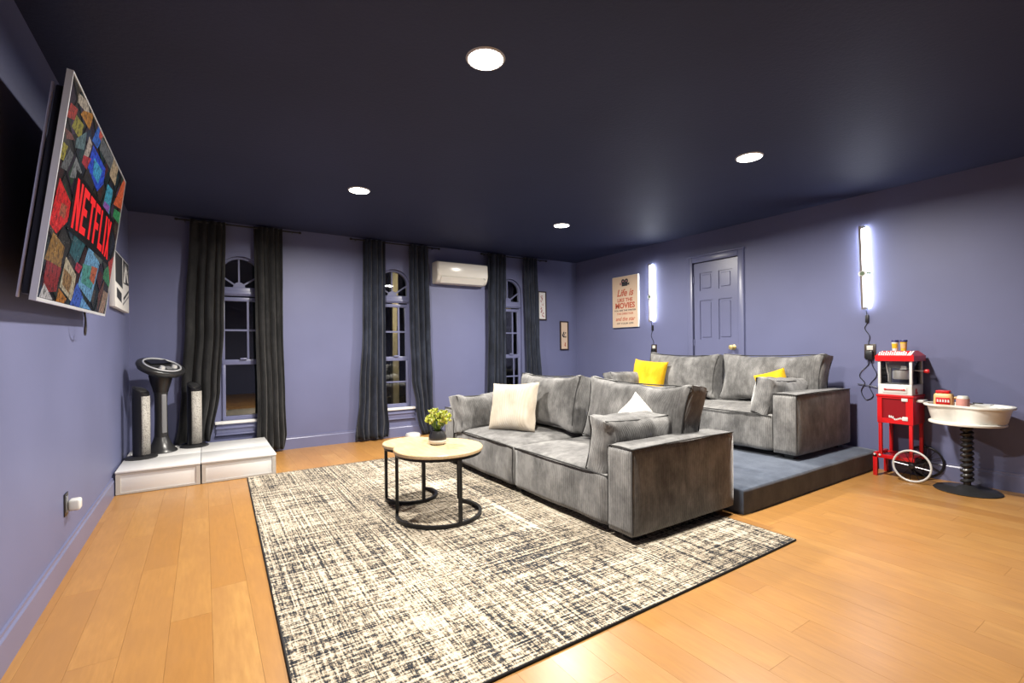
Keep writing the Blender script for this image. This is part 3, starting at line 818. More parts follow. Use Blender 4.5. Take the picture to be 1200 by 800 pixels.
for f, P_, col, *raw in bg+tiles:
    poly = clip_rect(P_ if raw else grow([tvp(*f(p)) for p in P_]), -TVW/2+.01, TVW/2-.01, -TVH/2+.016, TVH/2-.01)
    if len(poly) < 3: continue
    vs = [bm.verts.new((.0008+.000003*len(bm.faces), y, z)) for y, z in poly]
    fc = bm.faces.new(vs)
    for lp in fc.loops: lp[cl_] = (*[c**(1/2.2) for c in col], 1)
me = bpy.data.meshes.new('pic'); bm.to_mesh(me); bm.free()
bm = bmesh.new(); bm.from_mesh(me); cl_ = bm.loops.layers.color['Col']      # dark field behind the word
fld = clip_rect(grow([tvp(*p) for p in ((79, 268), (125.5, 309), (132, 259), (90, 200))], 1.03), -TVW/2+.01, TVW/2-.01, -TVH/2+.016, TVH/2-.01)
fc = bm.faces.new([bm.verts.new((.0034, y, z)) for y, z in fld])
for lp in fc.loops: lp[cl_] = (.02, .01, .01, 1)
bm.to_mesh(me); bm.free()
put('screen_picture', me, M['screen'], TV)['label'] = 'collage of colourful poster tiles on screen'
# NETFLIX lettering, tall block letters bent to the word's quad
LET = {'N': [[(0, 0), (.3, 0), (.3, 1), (0, 1)], [(.7, 0), (1, 0), (1, 1), (.7, 1)], [(0, 1), (.3, 1), (1, 0), (.7, 0)]],
       'E': [[(0, 0), (.34, 0), (.34, 1), (0, 1)], [(.34, 0), (1, 0), (1, .17), (.34, .17)], [(.34, .42), (.9, .42), (.9, .58), (.34, .58)], [(.34, .83), (1, .83), (1, 1), (.34, 1)]],
       'T': [[(.33, 0), (.67, 0), (.67, .83), (.33, .83)], [(0, .83), (1, .83), (1, 1), (0, 1)]],
       'F': [[(0, 0), (.34, 0), (.34, 1), (0, 1)], [(.34, .40), (.9, .40), (.9, .57), (.34, .57)], [(.34, .83), (1, .83), (1, 1), (.34, 1)]],
       'L': [[(0, 0), (.34, 0), (.34, 1), (0, 1)], [(.34, 0), (1, 0), (1, .17), (.34, .17)]],
       'I': [[(0, 0), (1, 0), (1, 1), (0, 1)]],
       'X': [[(0, 0), (.33, 0), (1, 1), (.67, 1)], [(.67, 0), (1, 0), (.33, 1), (0, 1)]]}
q00, q10, q11, q01 = [Vector(tvp(*p)) for p in ((81.7, 266), (124.7, 304.5), (130, 260.6), (90.6, 208))]
wid = {'I': .36}; tot_ = sum(wid.get(c, 1) for c in 'NETFLIX')+.24*6; xx = 0
for ch in 'NETFLIX':
    wd = wid.get(ch, 1); bm = bmesh.new()
    for poly in LET[ch]:
        vs = []
        for (a, b) in poly:
            s_ = (xx+a*wd)/tot_
            arch = .075*(1-(2*s_-1)**2)
            b2 = arch+b*(1-arch)
            y, z = (q00.lerp(q10, s_)).lerp(q01.lerp(q11, s_), b2)
            vs.append(bm.verts.new((.0040, y, z)))
        bm.faces.new(vs)
    put('letter', done(bm), M['screenred'], TV); xx += wd+.24
tube('power_cable', [inv @ Vector(p) for p in smooth_path([(XL+.06, 3.7, 1.50), (XL+.07, 3.72, 1.40), (XL+.06, 3.76, 1.335), (XL+.05, 3.83, 1.31), (XL+.05, 3.86, 1.36), (XL+.045, 3.84, 1.5)])], .005, M['black'], TV)

# outlet under the television
O = thing('wall_outlet', 'black outlet cover low on the television wall', 'outlet', (XL, 3.575, .36))
box('cover_plate', (.0, -.04, -.062), (.006, .04, .062), M['black'], O, .002)
box('socket_face', (.006, -.022, -.045), (.009, .022, .045), M['grey'], O, .001)
Pg = box('plug_adapter', (XL+.0095, 3.572, .315), (XL+.062, 3.640, .378), M['whitep'], None, .012, 3)
tag(Pg, 'small white plug adapter in the low black outlet', 'adapter')

# black and white canvas on the left wall
A = thing('wall_canvas', 'black and white graphic canvas beside the television', 'picture', (XL, 0, 0))
ay0, ay1, az0, az1 = 5.10, 5.96, 1.585, 2.06
box('canvas', (.001, ay0, az0), (.042, ay1, az1), M['canvasedge'], A, .004)
def pr_(poly, m_, k_=0):
    bm = bmesh.new(); bm.faces.new([bm.verts.new((.0425+.0004*k_, ay0+(ay1-ay0)*u, az0+(az1-az0)*v)) for u, v in poly]); return put('print', done(bm), m_, A)
pr_([(.02, .45), (.50, .40), (.50, .98), (.02, .98)], M['charcoal']); pr_([(.55, .52), (.98, .55), (.98, .98), (.55, .98)], M['charcoal'])
pr_([(.58, .55), (.70, .55), (.80, .95), (.70, .95)], M['canvasedge'], 1); pr_([(.80, .95), (.70, .95), (.86, .60), (.95, .60)], M['canvasedge'], 1)
pr_([(.1, .18), (.42, .12), (.42, .30), (.1, .36)], M['charcoal'], 1); pr_([(.55, .18), (.98, .42), (.98, .47), (.55, .24)], M['charcoal'], 1); pr_([(.5, .08), (.98, .32), (.98, .36), (.5, .12)], M['grey'], 1)
pr_([(.84, .75), (.98, .86), (.98, .90), (.84, .80)], M['grey'], 2)

# ------------------------------------------------------------------ white low boxes in the corner
def low_box(label, x0, y0, x1, y1, front):
    T = thing('storage_box', label, 'box', (0, 0, 0), group='low white boxes in the corner')
    box('body', (x0+.006, y0+.012, 0), (x1-.006, y1-.004, .182), M['white'], T, .004)
    box('lid', (x0, y0, .182), (x1, y1, .200), M['white'], T, .004)
    if front:
        bm = bmesh.new()
        fill_holes(bm, [(x0+.004, .004), (x1-.004, .004), (x1-.004, .18), (x0+.004, .18)], [[(x0+.035, .02), (x1-.035, .02), (x1-.035, .168), (x0+.035, .168)]], fb, y0+.004, y0+.0125)
        put('front_frame', done(bm), M['boxframe'], T)
    return T
bx0, bxm, bx1 = XL+.02, -.030, .585
by0, bym, by1 = 5.145, 5.66, 6.205
low_box('low white box with framed front against the television wall', bx0, by0, bxm-.002, bym-.003, True)
low_box('low white box with framed front touching the rug corner', bxm+.002, by0, bx1, bym-.003, True)
low_box('low white box under the karaoke pedestal', bx0, bym+.003, bxm-.002, by1, False)
low_box('low white box below the arched window sill', bxm+.002, bym+.003, bx1, by1, False)

# karaoke pedestal
K = thing('karaoke_pedestal', 'black karaoke pedestal with tilted oval control head', 'karaoke machine', (-.365, 5.93, .2))
lathe('base', [(0, 0), (.132, 0), (.136, .008), (.132, .018), (.115, .035), (.082, .085), (.066, .13), (.060, .15), (0, .15)], M['satin'], K, 40)
lathe('column', [(.059, .15), (.053, .3), (.053, .55), (.062, .62), (0, .62)], M['satin'], K, 32)
box('column_panel', (-.02, -.062, .19), (.028, -.040, .58), M['grey'], K, .010, 3, Matrix.Rotation(.45, 4, 'Z'))
lathe('collar', [(.062, .60), (.070, .64), (.088, .70), (.10, .76), (.095, .80), (0, .80)], M['black'], K, 32)
hm = Matrix.Translation((.0, .0, .835)) @ Matrix.Rotation(math.radians(50), 4, 'Z') @ Matrix.Rotation(math.radians(27), 4, 'X')
bm = bmesh.new(); lathe_bm(bm, [(0, -.055), (.14, -.05), (.21, -.02), (.235, .012), (.232, .03), (.215, .04), (0, .04)], 48); bm.transform(hm @ Matrix.Diagonal((1, .80, 1, 1)))
put('head', done(bm, True, 50), M['satin'], K)
bm = bmesh.new(); tube_bm(bm, [(.178*math.cos(q*2*PI/48), .142*math.sin(q*2*PI/48), .043) for q in range(48)], .0085, 8, True); bm.transform(hm); put('silver_ring', done(bm, True), M['silver'], K)
bm = bmesh.new(); box_bm(bm, (-.12, .01, .040), (.12, .10, .052), .004); bm.transform(hm); put('display', done(bm), M['screenblack'], K)
for bxx, byy in ((-.07, -.07), (.085, -.06)):
    bm = bmesh.new(); lathe_bm(bm, [(0, .065), (.020, .064), (.026, .05), (.028, .038), (0, .038)], 20, (bxx, byy, 0)); bm.transform(hm); put('knob', done(bm, True), M['chrome'], K)
bm = bmesh.new(); box_bm(bm, (-.03, -.10, .040), (.045, -.04, .047), .003); bm.transform(hm); put('button_plate', done(bm), M['grey'], K)

# tower speakers
def tower(label, loc, rz, hgt):
    T = thing('tower_speaker', label, 'speaker', loc, rz, 'slim tower speakers')
    lathe('base', [(0, 0), (.125, 0), (.13, .008), (.12, .016), (.075, .022), (0, .022)], M['satin'], T, 40)
    bm = bmesh.new(); n = 32; A = []; B = []
    for q in range(n):
        a = 2*PI*q/n; x, y = .068*math.cos(a), .062*math.sin(a)
        A.append(bm.verts.new((x, y, .02))); B.append(bm.verts.new((x, y, hgt-.035-.75*x*.7)))
    for q in range(n): bm.faces.new((A[q], A[(q+1) % n], B[(q+1) % n], B[q]))
    bm.faces.new(A); bm.faces.new(B); put('body', done(bm, True), M['black'], T)
    bm = bmesh.new(); vs = []
    for q in range(9):
        a = math.radians(-52+104*q/8); vs.append([bm.verts.new((.0705*math.cos(a), .0645*math.sin(a), z)) for z in (.035, hgt-.095)])
    for q in range(8): bm.faces.new((vs[q][0], vs[q+1][0], vs[q+1][1], vs[q][1]))
    g_ = put('grille', done(bm, True), M['grille'], T); sm = g_.modifiers.new('s', 'SOLIDIFY'); sm.thickness = .003; sm.offset = 1
    lathe('top_dome', [(.05, 0), (.045, .012), (.02, .018), (0, .019)], M['satin'], T, 24, (0.0, 0, hgt-.036), Matrix.Rotation(.46, 4, 'Y'))
    return T
tower('slim black tower speaker standing against the television wall', (-.505, 5.70, .2), math.radians(-32), .68)
tower('slim black tower speaker standing in front of the curtain', (-.09, 6.06, .2), math.radians(-60), .68)
tube_o = tube('speaker_cable', smooth_path([(-.60, 5.86, .206), (-.58, 5.95, .206), (-.56, 6.06, .206), (-.44, 6.14, .206), (-.30, 6.12, .206), (-.24, 6.16, .206)]), .005, M['whitep'])
tag(tube_o, 'thin white cable lying behind the tower speakers', 'cable')

# ------------------------------------------------------------------ curtains and rods
def curtain(label, keys, folds, m_, seed, amp=.032, zb=.03):
    """keys: (z, x_left, x_right) from top to bottom"""
    R_ = random.Random(seed); ph = R_.random()*6; NU, NV = 90, 44
    bm = bmesh.new(); rows = []
    for j in range(NV+1):
        z = keys[0][0]+(keys[-1][0]-keys[0][0])*j/NV
        for (a, b) in zip(keys, keys[1:]):
            if b[0] <= z+1e-6: break
        f = (a[0]-z)/(a[0]-b[0]) if a[0] != b[0] else 0; f = f*f*(3-2*f)
        xl = a[1]+(b[1]-a[1])*f; xr = a[2]+(b[2]-a[2])*f
        s = j/NV; am = amp*(.55+.6*s); row = []
        for i in range(NU+1):
            u = i/NU
            uu = u+.022*math.sin(u*2*PI*2+seed+s*1.2)
            ph2 = 2*PI*folds*(uu+.05*math.sin(5*u+seed*1.7))+ph+.5*math.sin(s*3+seed)
            y = am*math.sin(ph2)+am*.35*math.sin(ph2*.53+seed*2+s*2)
            y += .012*noise.noise(Vector((u*6, z*3, seed)))
            x = xl+(xr-xl)*u+.008*math.cos(ph2)
            if s > .94:
                kf = (s-.94)/.06; y += kf*.02*math.sin(u*37+seed); x += kf*.035*math.sin(u*9+seed)*(u-.5)*2
            row.append(bm.verts.new((x, YB-.082+max(-.075, min(.06, y)), z)))
        rows.append(row)
    for a, b in zip(rows, rows[1:]):
        for i in range(NU): bm.faces.new((a[i], a[i+1], b[i+1], b[i]))
    o = put('curtain', done(bm, True, 180), m_)
    sm = o.modifiers.new('s', 'SOLIDIFY'); sm.thickness = .005
    return tag(o, label, 'curtain', 'velvet curtain panels')
ZT = 2.655
curtain('charcoal velvet curtain panel hanging behind the tower speakers', [(ZT, -.11, .215), (1.5, -.16, .19), (.8, -.20, .15), (.206, -.24, .07)], 4.5, M['curtA'], 1)
curtain('charcoal velvet curtain panel beside the white boxes and bare wall', [(ZT, .49, .80), (1.5, .50, .80), (.6, .515, .82), (.03, .50, .84)], 4.5, M['curtA'], 2)
curtain('midnight velvet curtain panel between bare wall and middle window', [(ZT, 1.75, 2.06), (1.5, 1.73, 2.055), (.6, 1.68, 2.06), (.03, 1.63, 2.10)], 4.5, M['curtB'], 3)
curtain('midnight velvet curtain panel between middle window and air conditioner', [(ZT, 2.39, 2.68), (1.5, 2.395, 2.70), (.8, 2.42, 2.72), (.4, 2.48, 2.73), (.03, 2.53, 2.78)], 4.5, M['curtB'], 4)
curtain('midnight velvet curtain panel just right of the air conditioner', [(ZT, 3.64, 3.975), (1.5, 3.63, 3.96), (.2, 3.60, 3.96)], 4.5, M['curtB'], 5)
curtain('midnight velvet curtain panel next to the small framed pictures', [(ZT, 4.305, 4.58), (1.5, 4.315, 4.61), (.2, 4.33, 4.68)], 4.5, M['curtB'], 6)
for (xa, xb, lab) in ((-.22, .98, 'thin dark curtain rod over the window behind the speakers'), (1.62, 2.82, 'thin dark curtain rod over the middle window'), (3.55, 4.74, 'thin dark curtain rod over the window behind the sofa')):
    Rd = thing('curtain_rod', lab, 'curtain rod', ((xa+xb)/2, YB-.082, 2.635))
    hl = (xb-xa)/2
    tube('rod', [(-hl, 0, 0), (hl, 0, 0)], .009, M['blackmetal'], Rd, 12)
    for s_ in (-1, 1):
        lathe('finial', [(0, -.02), (.012, -.015), (.016, 0), (.012, .015), (0, .02)], M['blackmetal'], Rd, 16, (s_*(hl+.015), 0, 0), Matrix.Rotation(PI/2, 4, 'Y'))
        tube('bracket', [(s_*(hl-.06), 0, 0), (s_*(hl-.06), .082, 0)], .006, M['blackmetal'], Rd, 8)

# ------------------------------------------------------------------ air conditioner
AC = thing('air_conditioner', 'white wall-mounted split air conditioner between two windows', 'air conditioner', (3.165, YB, 2.14))
prof = [(0, 0), (-.10, 0), (-.155, .02), (-.195, .075), (-.20, .13), (-.20, .28), (-.19, .298), (-.17, .305), (0, .305)]
bm = bmesh.new(); A_ = [bm.verts.new((-.405, y, z)) for y, z in prof]; B_ = [bm.verts.new((.405, y, z)) for y, z in prof]
bm.faces.new(A_); bm.faces.new(B_[::-1])
for i in range(len(prof)): j = (i+1) % len(prof); bm.faces.new((A_[i], A_[j], B_[j], B_[i]))
bmesh.ops.bevel(bm, geom=bm.edges[:], offset=.008, segments=2, affect='EDGES')
put('housing', done(bm, True, 50), M['ac'], AC)
box('front_panel', (-.395, -.208, .098), (.395, -.198, .292), M['ac'], AC, .005)
bm = bmesh.new(); box_bm(bm, (-.35, -.006, -.05), (.35, .004, .05), .003); bm.transform(Matrix.Translation((0, -.18, .048)) @ Matrix.Rotation(math.radians(36), 4, 'X')); put('louvre', done(bm), M['ac'], AC)
box('status_light', (.33, -.2035, .055+.02), (.36, -.196, .08+.02), M['grey'], AC)
tube_ = box('line_cover', (3.66, YB-.02, 1.80), (3.685, YB, 2.12), M['trim'], None, .004); tag(tube_, 'slim blue pipe cover on the wall below the air conditioner', 'pipe cover')

# white puck on the floor by the wall
V = thing('robot_puck', 'small rounded white disc on the floor below the middle window', 'disc', (2.36, 6.12, 0))
lathe('shell', [(0, .005), (.085, .005), (.10, .02), (.10, .05), (.088, .068), (.05, .078), (0, .08)], M['whitep'], V, 40)
lathe('foot_ring', [(0, 0), (.08, 0), (.08, .006), (0, .006)], M['grey'], V, 32)

# small framed pictures on the back wall
def small_pic(label, x0, z0, x1, z1, seed, flower):
    T = thing('picture_frame', label, 'picture', (0, 0, 0), group='small framed pictures')
    bm = bmesh.new(); e = .018
    fill_holes(bm, [(x0, z0), (x1, z0), (x1, z1), (x0, z1)], [[(x0+e, z0+e), (x1-e, z0+e), (x1-e, z1-e), (x0+e, z1-e)]], fb, YB-.022, YB-.001)
    put('frame', done(bm), M['darkwood'], T)
    box('print', (x0+e, YB-.012, z0+e), (x1-e, YB-.002, z1-e), M['canvasedge'] if not flower else M['poster'], T)
    R_ = random.Random(seed); xm, zm = (x0+x1)/2, (z0+z1)/2
    bm = bmesh.new()
    for q in range(26 if not flower else 18):
        if flower: cx_, cz_ = xm+R_.uniform(-.035, .035), zm+R_.uniform(-.03, .09)
        else: cx_, cz_ = xm+R_.uniform(-.03, .03), z0+.06+(z1-z0-.12)*q/26
        r = R_.uniform(.006, .016); n_ = 7
        bm.faces.new([bm.verts.new((cx_+r*math.cos(a*2*PI/n_), YB-.0125, cz_+r*R_.uniform(.5, 1.2)*math.sin(a*2*PI/n_))) for a in range(n_)])
    put('motif', done(bm), M['charcoal'] if flower else M['pinkink'], T)
    if flower:
        bm = bmesh.new()
        for q in range(6):
            cx_, cz_, r = xm+R_.uniform(-.03, .03), z0+.08+R_.uniform(-.02, .05), .011
            bm.faces.new([bm.verts.new((cx_+r*math.cos(a*2*PI/7), YB-.0125, cz_+r*math.sin(a*2*PI/7))) for a in range(7)])
        put('motif', done(bm), M['redink'], T)
small_pic('narrow framed picture with faint motif beside the curtain', 4.63, 1.665, 4.80, 2.14, 2, False)
small_pic('narrow framed picture with dark bold motif near the room corner', 5.09, 1.165, 5.27, 1.655, 4, True)

# ------------------------------------------------------------------ movie quote poster
PO = thing('quote_poster', 'canvas poster with a movie quote beside the light bar', 'poster', (0, 0, 0))
py0, py1, pz0, pz1 = 4.905, 5.435, 1.505, 2.295
box('canvas', (XR-.035, py0, pz0), (XR-.001, py1, pz1), M['canvasedge'], PO, .003)
box('print_face', (XR-.0365, py0+.004, pz0+.004), (XR-.0345, py1-.004, pz1-.004), M['poster'], PO)
def text_on_wall(body, ymid, z, size, mat_, parent, xw, stretch=1.0, shear=0.0, fat=0.0, width=None):
    c = bpy.data.curves.new('txt', 'FONT'); c.body = body; c.size = size; c.align_x = 'CENTER'; c.align_y = 'CENTER'; c.shear = shear; c.offset = fat; c.extrude = .0006; c.resolution_u = 3
    o = bpy.data.objects.new('txt', c); me = bpy.data.meshes.new_from_object(o); bpy.data.objects.remove(o); bpy.data.curves.remove(c)
    if width:
        xs = [v.co.x for v in me.vertices]; k_ = width/max(1e-6, (max(xs)-min(xs)))
    else: k_ = stretch
    # text x runs toward -y on the right wall seen from the room
    for v in me.vertices: v.co = Vector((xw-v.co.z, ymid-v.co.x*k_, z+v.co.y))
    me.materials.clear(); return put('lettering', me, mat_, parent)
xm_ = XR-.0372; ym = (py0+py1)/2
text_on_wall('Life is', ym, 2.035, .15, M['redink'], PO, xm_, shear=.3, fat=.003, width=.34)
text_on_wall('LIKE THE', ym, 1.925, .075, M['redink'], PO, xm_, fat=.002, width=.31)
text_on_wall('MOVIES', ym, 1.838, .115, M['redink'], PO, xm_, fat=.004, width=.40)
text_on_wall('YOU ARE THE WRITER', ym, 1.765, .035, M['ink'], PO, xm_, fat=.0006, width=.44)
text_on_wall('THE DIRECTOR', ym, 1.715, .042, M['redink'], PO, xm_, fat=.0008, width=.34)
text_on_wall('and the star', ym, 1.635, .088, M['redink'], PO, xm_, shear=.3, fat=.001, width=.40)
text_on_wall('OF YOUR LIFE', ym, 1.565, .036, M['ink'], PO, xm_, fat=.0006, width=.34)
bm = bmesh.new()
def disc(bm, y, z, r, n=16, k_=0): bm.faces.new([bm.verts.new((xm_-.0004*k_, y+r*math.cos(q*2*PI/n), z+r*math.sin(q*2*PI/n))) for q in range(n)])
disc(bm, ym+.035, 2.215, .036); disc(bm, ym-.035, 2.215, .036)
bm.faces.new([bm.verts.new((xm_, ym+a, 2.165+b)) for a, b in ((-.06, -.025), (.06, -.025), (.06, .03), (-.06, .03))])
bm.faces.new([bm.verts.new((xm_, ym+a, 2.165+b)) for a, b in ((-.06, -.005), (-.06, .012), (-.095, .028), (-.095, -.02))])
put('camera_emblem', done(bm), M['ink'], PO)
bm = bmesh.new(); disc(bm, ym+.035, 2.215, .012, k_=1); disc(bm, ym-.035, 2.215, .012, k_=1); disc(bm, ym+.085, 2.18, .022, k_=1); put('emblem_highlight', done(bm), M['pinkink'], PO)

# ------------------------------------------------------------------ light bars with cords
def cord(par, pts, m_=None, r=.0035):
    pts = [Vector(p)-par.location for p in pts]
    return tube('cord', smooth_path(pts, 7), r, m_ or M['black'], par, 6)
def light_bar(y, z0, z1, lab, tilt):
    T = thing('light_bar', lab, 'light', (XR, y, 0))
    xw = -.032
    tube('back_bar', [(xw-.008, .024+tilt, z1), (xw-.008, .024-tilt, z0)], .014, M['barmetal'], T, sq=True)
    tube('diffuser', [(xw+.010, -.006+tilt, z1-.01), (xw+.010, -.006-tilt, z0+.01)], .0075, M['tubelight'], T, 10)
    for s_, zz in ((.5, z1-.012), (-.5, z0+.012)): box('end_cap', (xw-.012, -.014+tilt*2*s_, zz-.012), (xw+.012, .024+tilt*2*s_, zz+.012), M['grey'], T, .002)
    zm = z0+(z1-z0)*.43
    tube('wall_clip', [(-.001, .02, zm), (xw, .014, zm)], .010, M['grey'], T, 10)
    lathe('badge', [(0, 0), (.034, 0), (.034, .004), (.024, .006), (0, .006)], M['whitep'], T, 28, (xw-.012, .014, zm), Matrix.Rotation(-PI/2, 4, 'Y'))
    lathe('badge_centre', [(0, 0), (.020, 0), (.018, .003), (0, .003)], M['greenbadge'], T, 24, (xw-.0185, .014, zm), Matrix.Rotation(-PI/2, 4, 'Y'))
    box('clip_arm', (xw-.012, -.055, zm-.011), (xw-.004, -.012, zm+.011), M['greenbadge'], T, .003)
    return T
light_bar(4.667, 1.565, 2.405, 'lit vertical light bar between the poster and the door', 0)
light_bar(2.012, 1.545, 2.365, 'lit vertical light bar above the popcorn cart', .008)
def power(y, zbar, zad, lab_o, lab_a):
    o = box('inline_switch', (XR-.020, y-.014, zbar-.13), (XR-.002, y+.014, zbar-.055), M['black'], None, .004); tag(o, 'small black inline switch '+lab_o, 'switch')
    A2 = thing('power_adapter', lab_a, 'adapter', (XR, y-.02, zad))
    box('outlet_plate', (-.008, -.048, -.07), (-.0005, .048, .07), M['darkwood'], A2, .002)
    box('plug_face', (-.012, -.026, .012), (-.007, .026, .055), M['cream'], A2, .001)
    box('brick', (-.045, -.030, -.085), (-.008, .028, .005), M['black'], A2, .006)
    return A2
AD1 = power(4.66, 1.565, 1.165, 'under the light bar by the poster', 'black plug adapter on the outlet behind the rear sofa')
AD2 = power(2.003, 1.545, 1.135, 'under the light bar above the popcorn cart', 'black plug adapter on the outlet left of the popcorn cart')
cord(AD1, [(XR-.03, 4.665, 1.56), (XR-.008, 4.668, 1.44), (XR-.006, 4.69, 1.36), (XR-.006, 4.65, 1.28), (XR-.012, 4.645, 1.24)])
X_ = XR-.007
cord(AD2, [(XR-.03, 2.003, 1.54), (X_, 2.002, 1.42), (X_, 2.025, 1.36), (X_, 1.985, 1.28), (X_, 1.995, 1.22), (XR-.02, 1.99, 1.20)])
cord(AD2, [(XR-.03, 1.985, 1.05), (X_, 2.00, 1.0), (X_, 2.06, .93), (X_, 2.07, .88), (X_, 2.03, .82), (X_, 2.06, .74), (X_, 2.02, .66), (X_, 1.96, .70), (X_, 1.99, .80), (X_, 1.93, .90), (X_, 1.96, .985), (X_, 1.975, 1.045)])
cord(AD2, [(X_-.006, 2.09, .81), (X_-.008, 2.0, .80), (X_-.008, 1.93, .785), (X_-.006, 1.88, .75), (X_-.006, 1.85, .775)])

# ------------------------------------------------------------------ popcorn cart
C_ = thing('popcorn_cart', 'red popcorn cart on wheels with a kettle cabinet', 'popcorn cart', (0, 0, 0))
fx, bx_, yl, yr = 5.165, 5.405, 1.815, 1.565
for (px_, py_) in ((fx, yl), (fx, yr), (bx_, yl), (bx_, yr)):
    sy = -1 if py_ == yl else 1
    box('leg', (px_-.002, min(py_, py_+sy*.026), .17), (px_+.024, max(py_, py_+sy*.026), .50), M['red'], C_, .003)
for px_ in (fx, bx_):
    box('rail', (px_-.004, yr-.01, .168), (px_+.022, yl+.045, .20), M['red'], C_, .003)
    box('foot', (px_-.004, yl+.012, 0), (px_+.022, yl+.045, .20), M['red'], C_, .003)
box('cross_bar', (fx, yl+.014, .185), (bx_+.02, yl+.04, .212), M['red'], C_, .003)
box('shelf', (fx+.02, yr+.01, .185), (bx_, yl-.01, .197), M['darkred'], C_, .002)
for zz in (.195,):
    for px_ in (fx-.006, bx_+.024):
        for yy in (yl+.03, yl-.01): lathe('bolt', [(0, 0), (.010, 0), (.008, .005), (0, .006)], M['whitep'], C_, 12, (px_, yy, zz), Matrix.Rotation(-PI/2, 4, 'Y'))
tube('axle', [(fx-.03, yr, .142), (bx_+.045, yr, .142)], .008, M['blackmetal'], C_)
tube('axle_bracket', [(fx+.01, yr, .142), (fx+.01, yr+.01, .17)], .012, M['blackmetal'], C_)
for wx_, wl in ((fx-.028, 'white tyre spoked wheel facing the room'), (bx_+.038, None)):
    bm = bmesh.new(); tube_bm(bm, [(wx_, yr+.132*math.cos(q*2*PI/48), .142+.132*math.sin(q*2*PI/48)) for q in range(48)], .0085, 8, True)
    W_ = put('wheel', done(bm, True), M['whitep'] if wl else M['black'], C_)  # rear wheel is black: the shade it stands in is put into its colour
    if wl: W_['label'] = wl
    lathe('wheel_hub', [(0, -.012), (.022, -.012), (.024, 0), (.02, .012), (.008, .016), (0, .016)], M['black'], W_, 20, (wx_, yr, .142), Matrix.Rotation(-PI/2, 4, 'Y'))
    for q in range(12):
        a = q*PI/6+.12
        tube('spoke', [(wx_, yr+.018*math.cos(a), .142+.018*math.sin(a)), (wx_, yr+.128*math.cos(a), .142+.128*math.sin(a))], .0028, M['silver'] if q in (0, 6) and wl else M['black'], W_, 6)
# lower cabinet
bm = bmesh.new()
fill_holes(bm, [(yr-.006, .492), (yl+.006, .492), (yl+.006, .742), (yr-.006, .742)], [[(yr+.045, .535), (yl-.03, .535), (yl-.03, .715), (yr+.045, .715)]], fr_, fx-.006, fx+.012)
put('cabinet_front', done(bm), M['red'], C_)
box('cabinet_body', (fx+.0125, yr-.006, .492), (bx_+.03, yl+.006, .742), M['red'], C_, .004)
box('cabinet_window', (fx+.004, yr+.045, .535), (fx+.0123, yl-.03, .715), M['darkred'], C_)
box('cabinet_lip', (fx-.012, yr-.012, .728), (bx_+.034, yl+.012, .748), M['red'], C_, .004)
for (a, b, c, d) in ((yr+.03, yr+.075, .695, .722), (yr+.03, yr+.07, .525, .56)): box('latch', (fx-.011, a, c), (fx-.0055, b, d), M['whitep'], C_, .002)
bm = bmesh.new(); R_ = random.Random(4)
for q in range(9):
    yy = yr+.06+q*.013; h_ = .012+.010*R_.random(); zz = .532+.006*math.sin(q)+(.008 if q > 5 else 0)
    vs = [bm.verts.new((fx-.0068, yy+a, zz+b)) for a, b in ((-.006, -.004), (.006, 0), (.005, h_*.8), (-.004, h_))]; bm.faces.new(vs)
put('script_mark', done(bm), M['whitep'], C_)
box('push_handle', (fx+.05, yr-.06, .69), (fx+.17, yr-.006, .712), M['whitep'], C_, .006)
# popper
bm = bmesh.new(); box_bm(bm, (fx-.002, yr, .748), (bx_+.024, yl, .842), .006); put('popper_base', done(bm), M['whitep'], C_)
box('drawer', (fx-.007, yr+.035, .765), (fx-.0015, yl-.035, .822), M['whitep'], C_, .003)
box('drawer_handle', (fx-.016, yr+.05, .793), (fx-.0068, yl-.05, .801), M['red'], C_, .003)
for yy in (yr+.055, yl-.055): lathe('handle_end', [(0, 0), (.008, .002), (.008, .008), (0, .010)], M['red'], C_, 12, (fx-.006, yy, .797), Matrix.Rotation(-PI/2, 4, 'Y'))
bm = bmesh.new()
for (a, b, c, d) in ((fx+.09, .79, .02, .020), (fx+.11, .80, .018, .018), (fx+.10, .775, .022, .012)):
    bm.faces.new([bm.verts.new((a+c*math.cos(q*2*PI/10), yr-.0012, b+d*math.sin(q*2*PI/10))) for q in range(10)]); break
put('red_emblem', done(bm), M['red'], C_)
bm = bmesh.new()
for a in (fx+.08, fx+.10, fx+.12): bm.faces.new([bm.verts.new((a+u, yr-.0012, .755+v)) for u, v in ((-.009, 0), (.009, 0), (.012, .022), (-.012, .022))])
put('red_emblem', done(bm), M['red'], C_)
for (px_, py_) in ((fx, yl), (fx, yr), (bx_, yl), (bx_, yr)):
    sy = -1 if py_ == yl else 1
    box('post', (px_, min(py_, py_+sy*.02), .842), (px_+.022, max(py_, py_+sy*.02), 1.05), M['whitep'], C_, .002)
for nm, lo, hi in (('glass_pane', (fx+.008, yr+.02, .842), (fx+.012, yl-.02, 1.05)), ('glass_pane', (bx_+.008, yr+.02, .842), (bx_+.012, yl-.02, 1.05)),
                   ('glass_pane', (fx+.022, yr+.008, .842), (bx_, yr+.012, 1.05)), ('glass_pane', (fx+.022, yl-.012, .842), (bx_, yl-.008, 1.05))):
    box(nm, lo, hi, M['clear'], C_)
box('motor_box', (fx+.09, (yl+yr)/2-.05, .985), (fx+.20, (yl+yr)/2+.075, 1.049), M['grey'], C_, .003)
lathe('kettle', [(0, .885), (.058, .885), (.064, .892), (.064, .955), (.060, .958), (.060, .964), (.012, .972), (.01, .99), (0, .99)], M['chrome'], C_, 36, (fx+.12, (yl+yr)/2-.012, 0))
tube('kettle_rod', [(fx+.12, (yl+yr)/2-.012, .985), (fx+.12, (yl+yr)/2-.012, 1.05)], .007, M['silver'], C_)
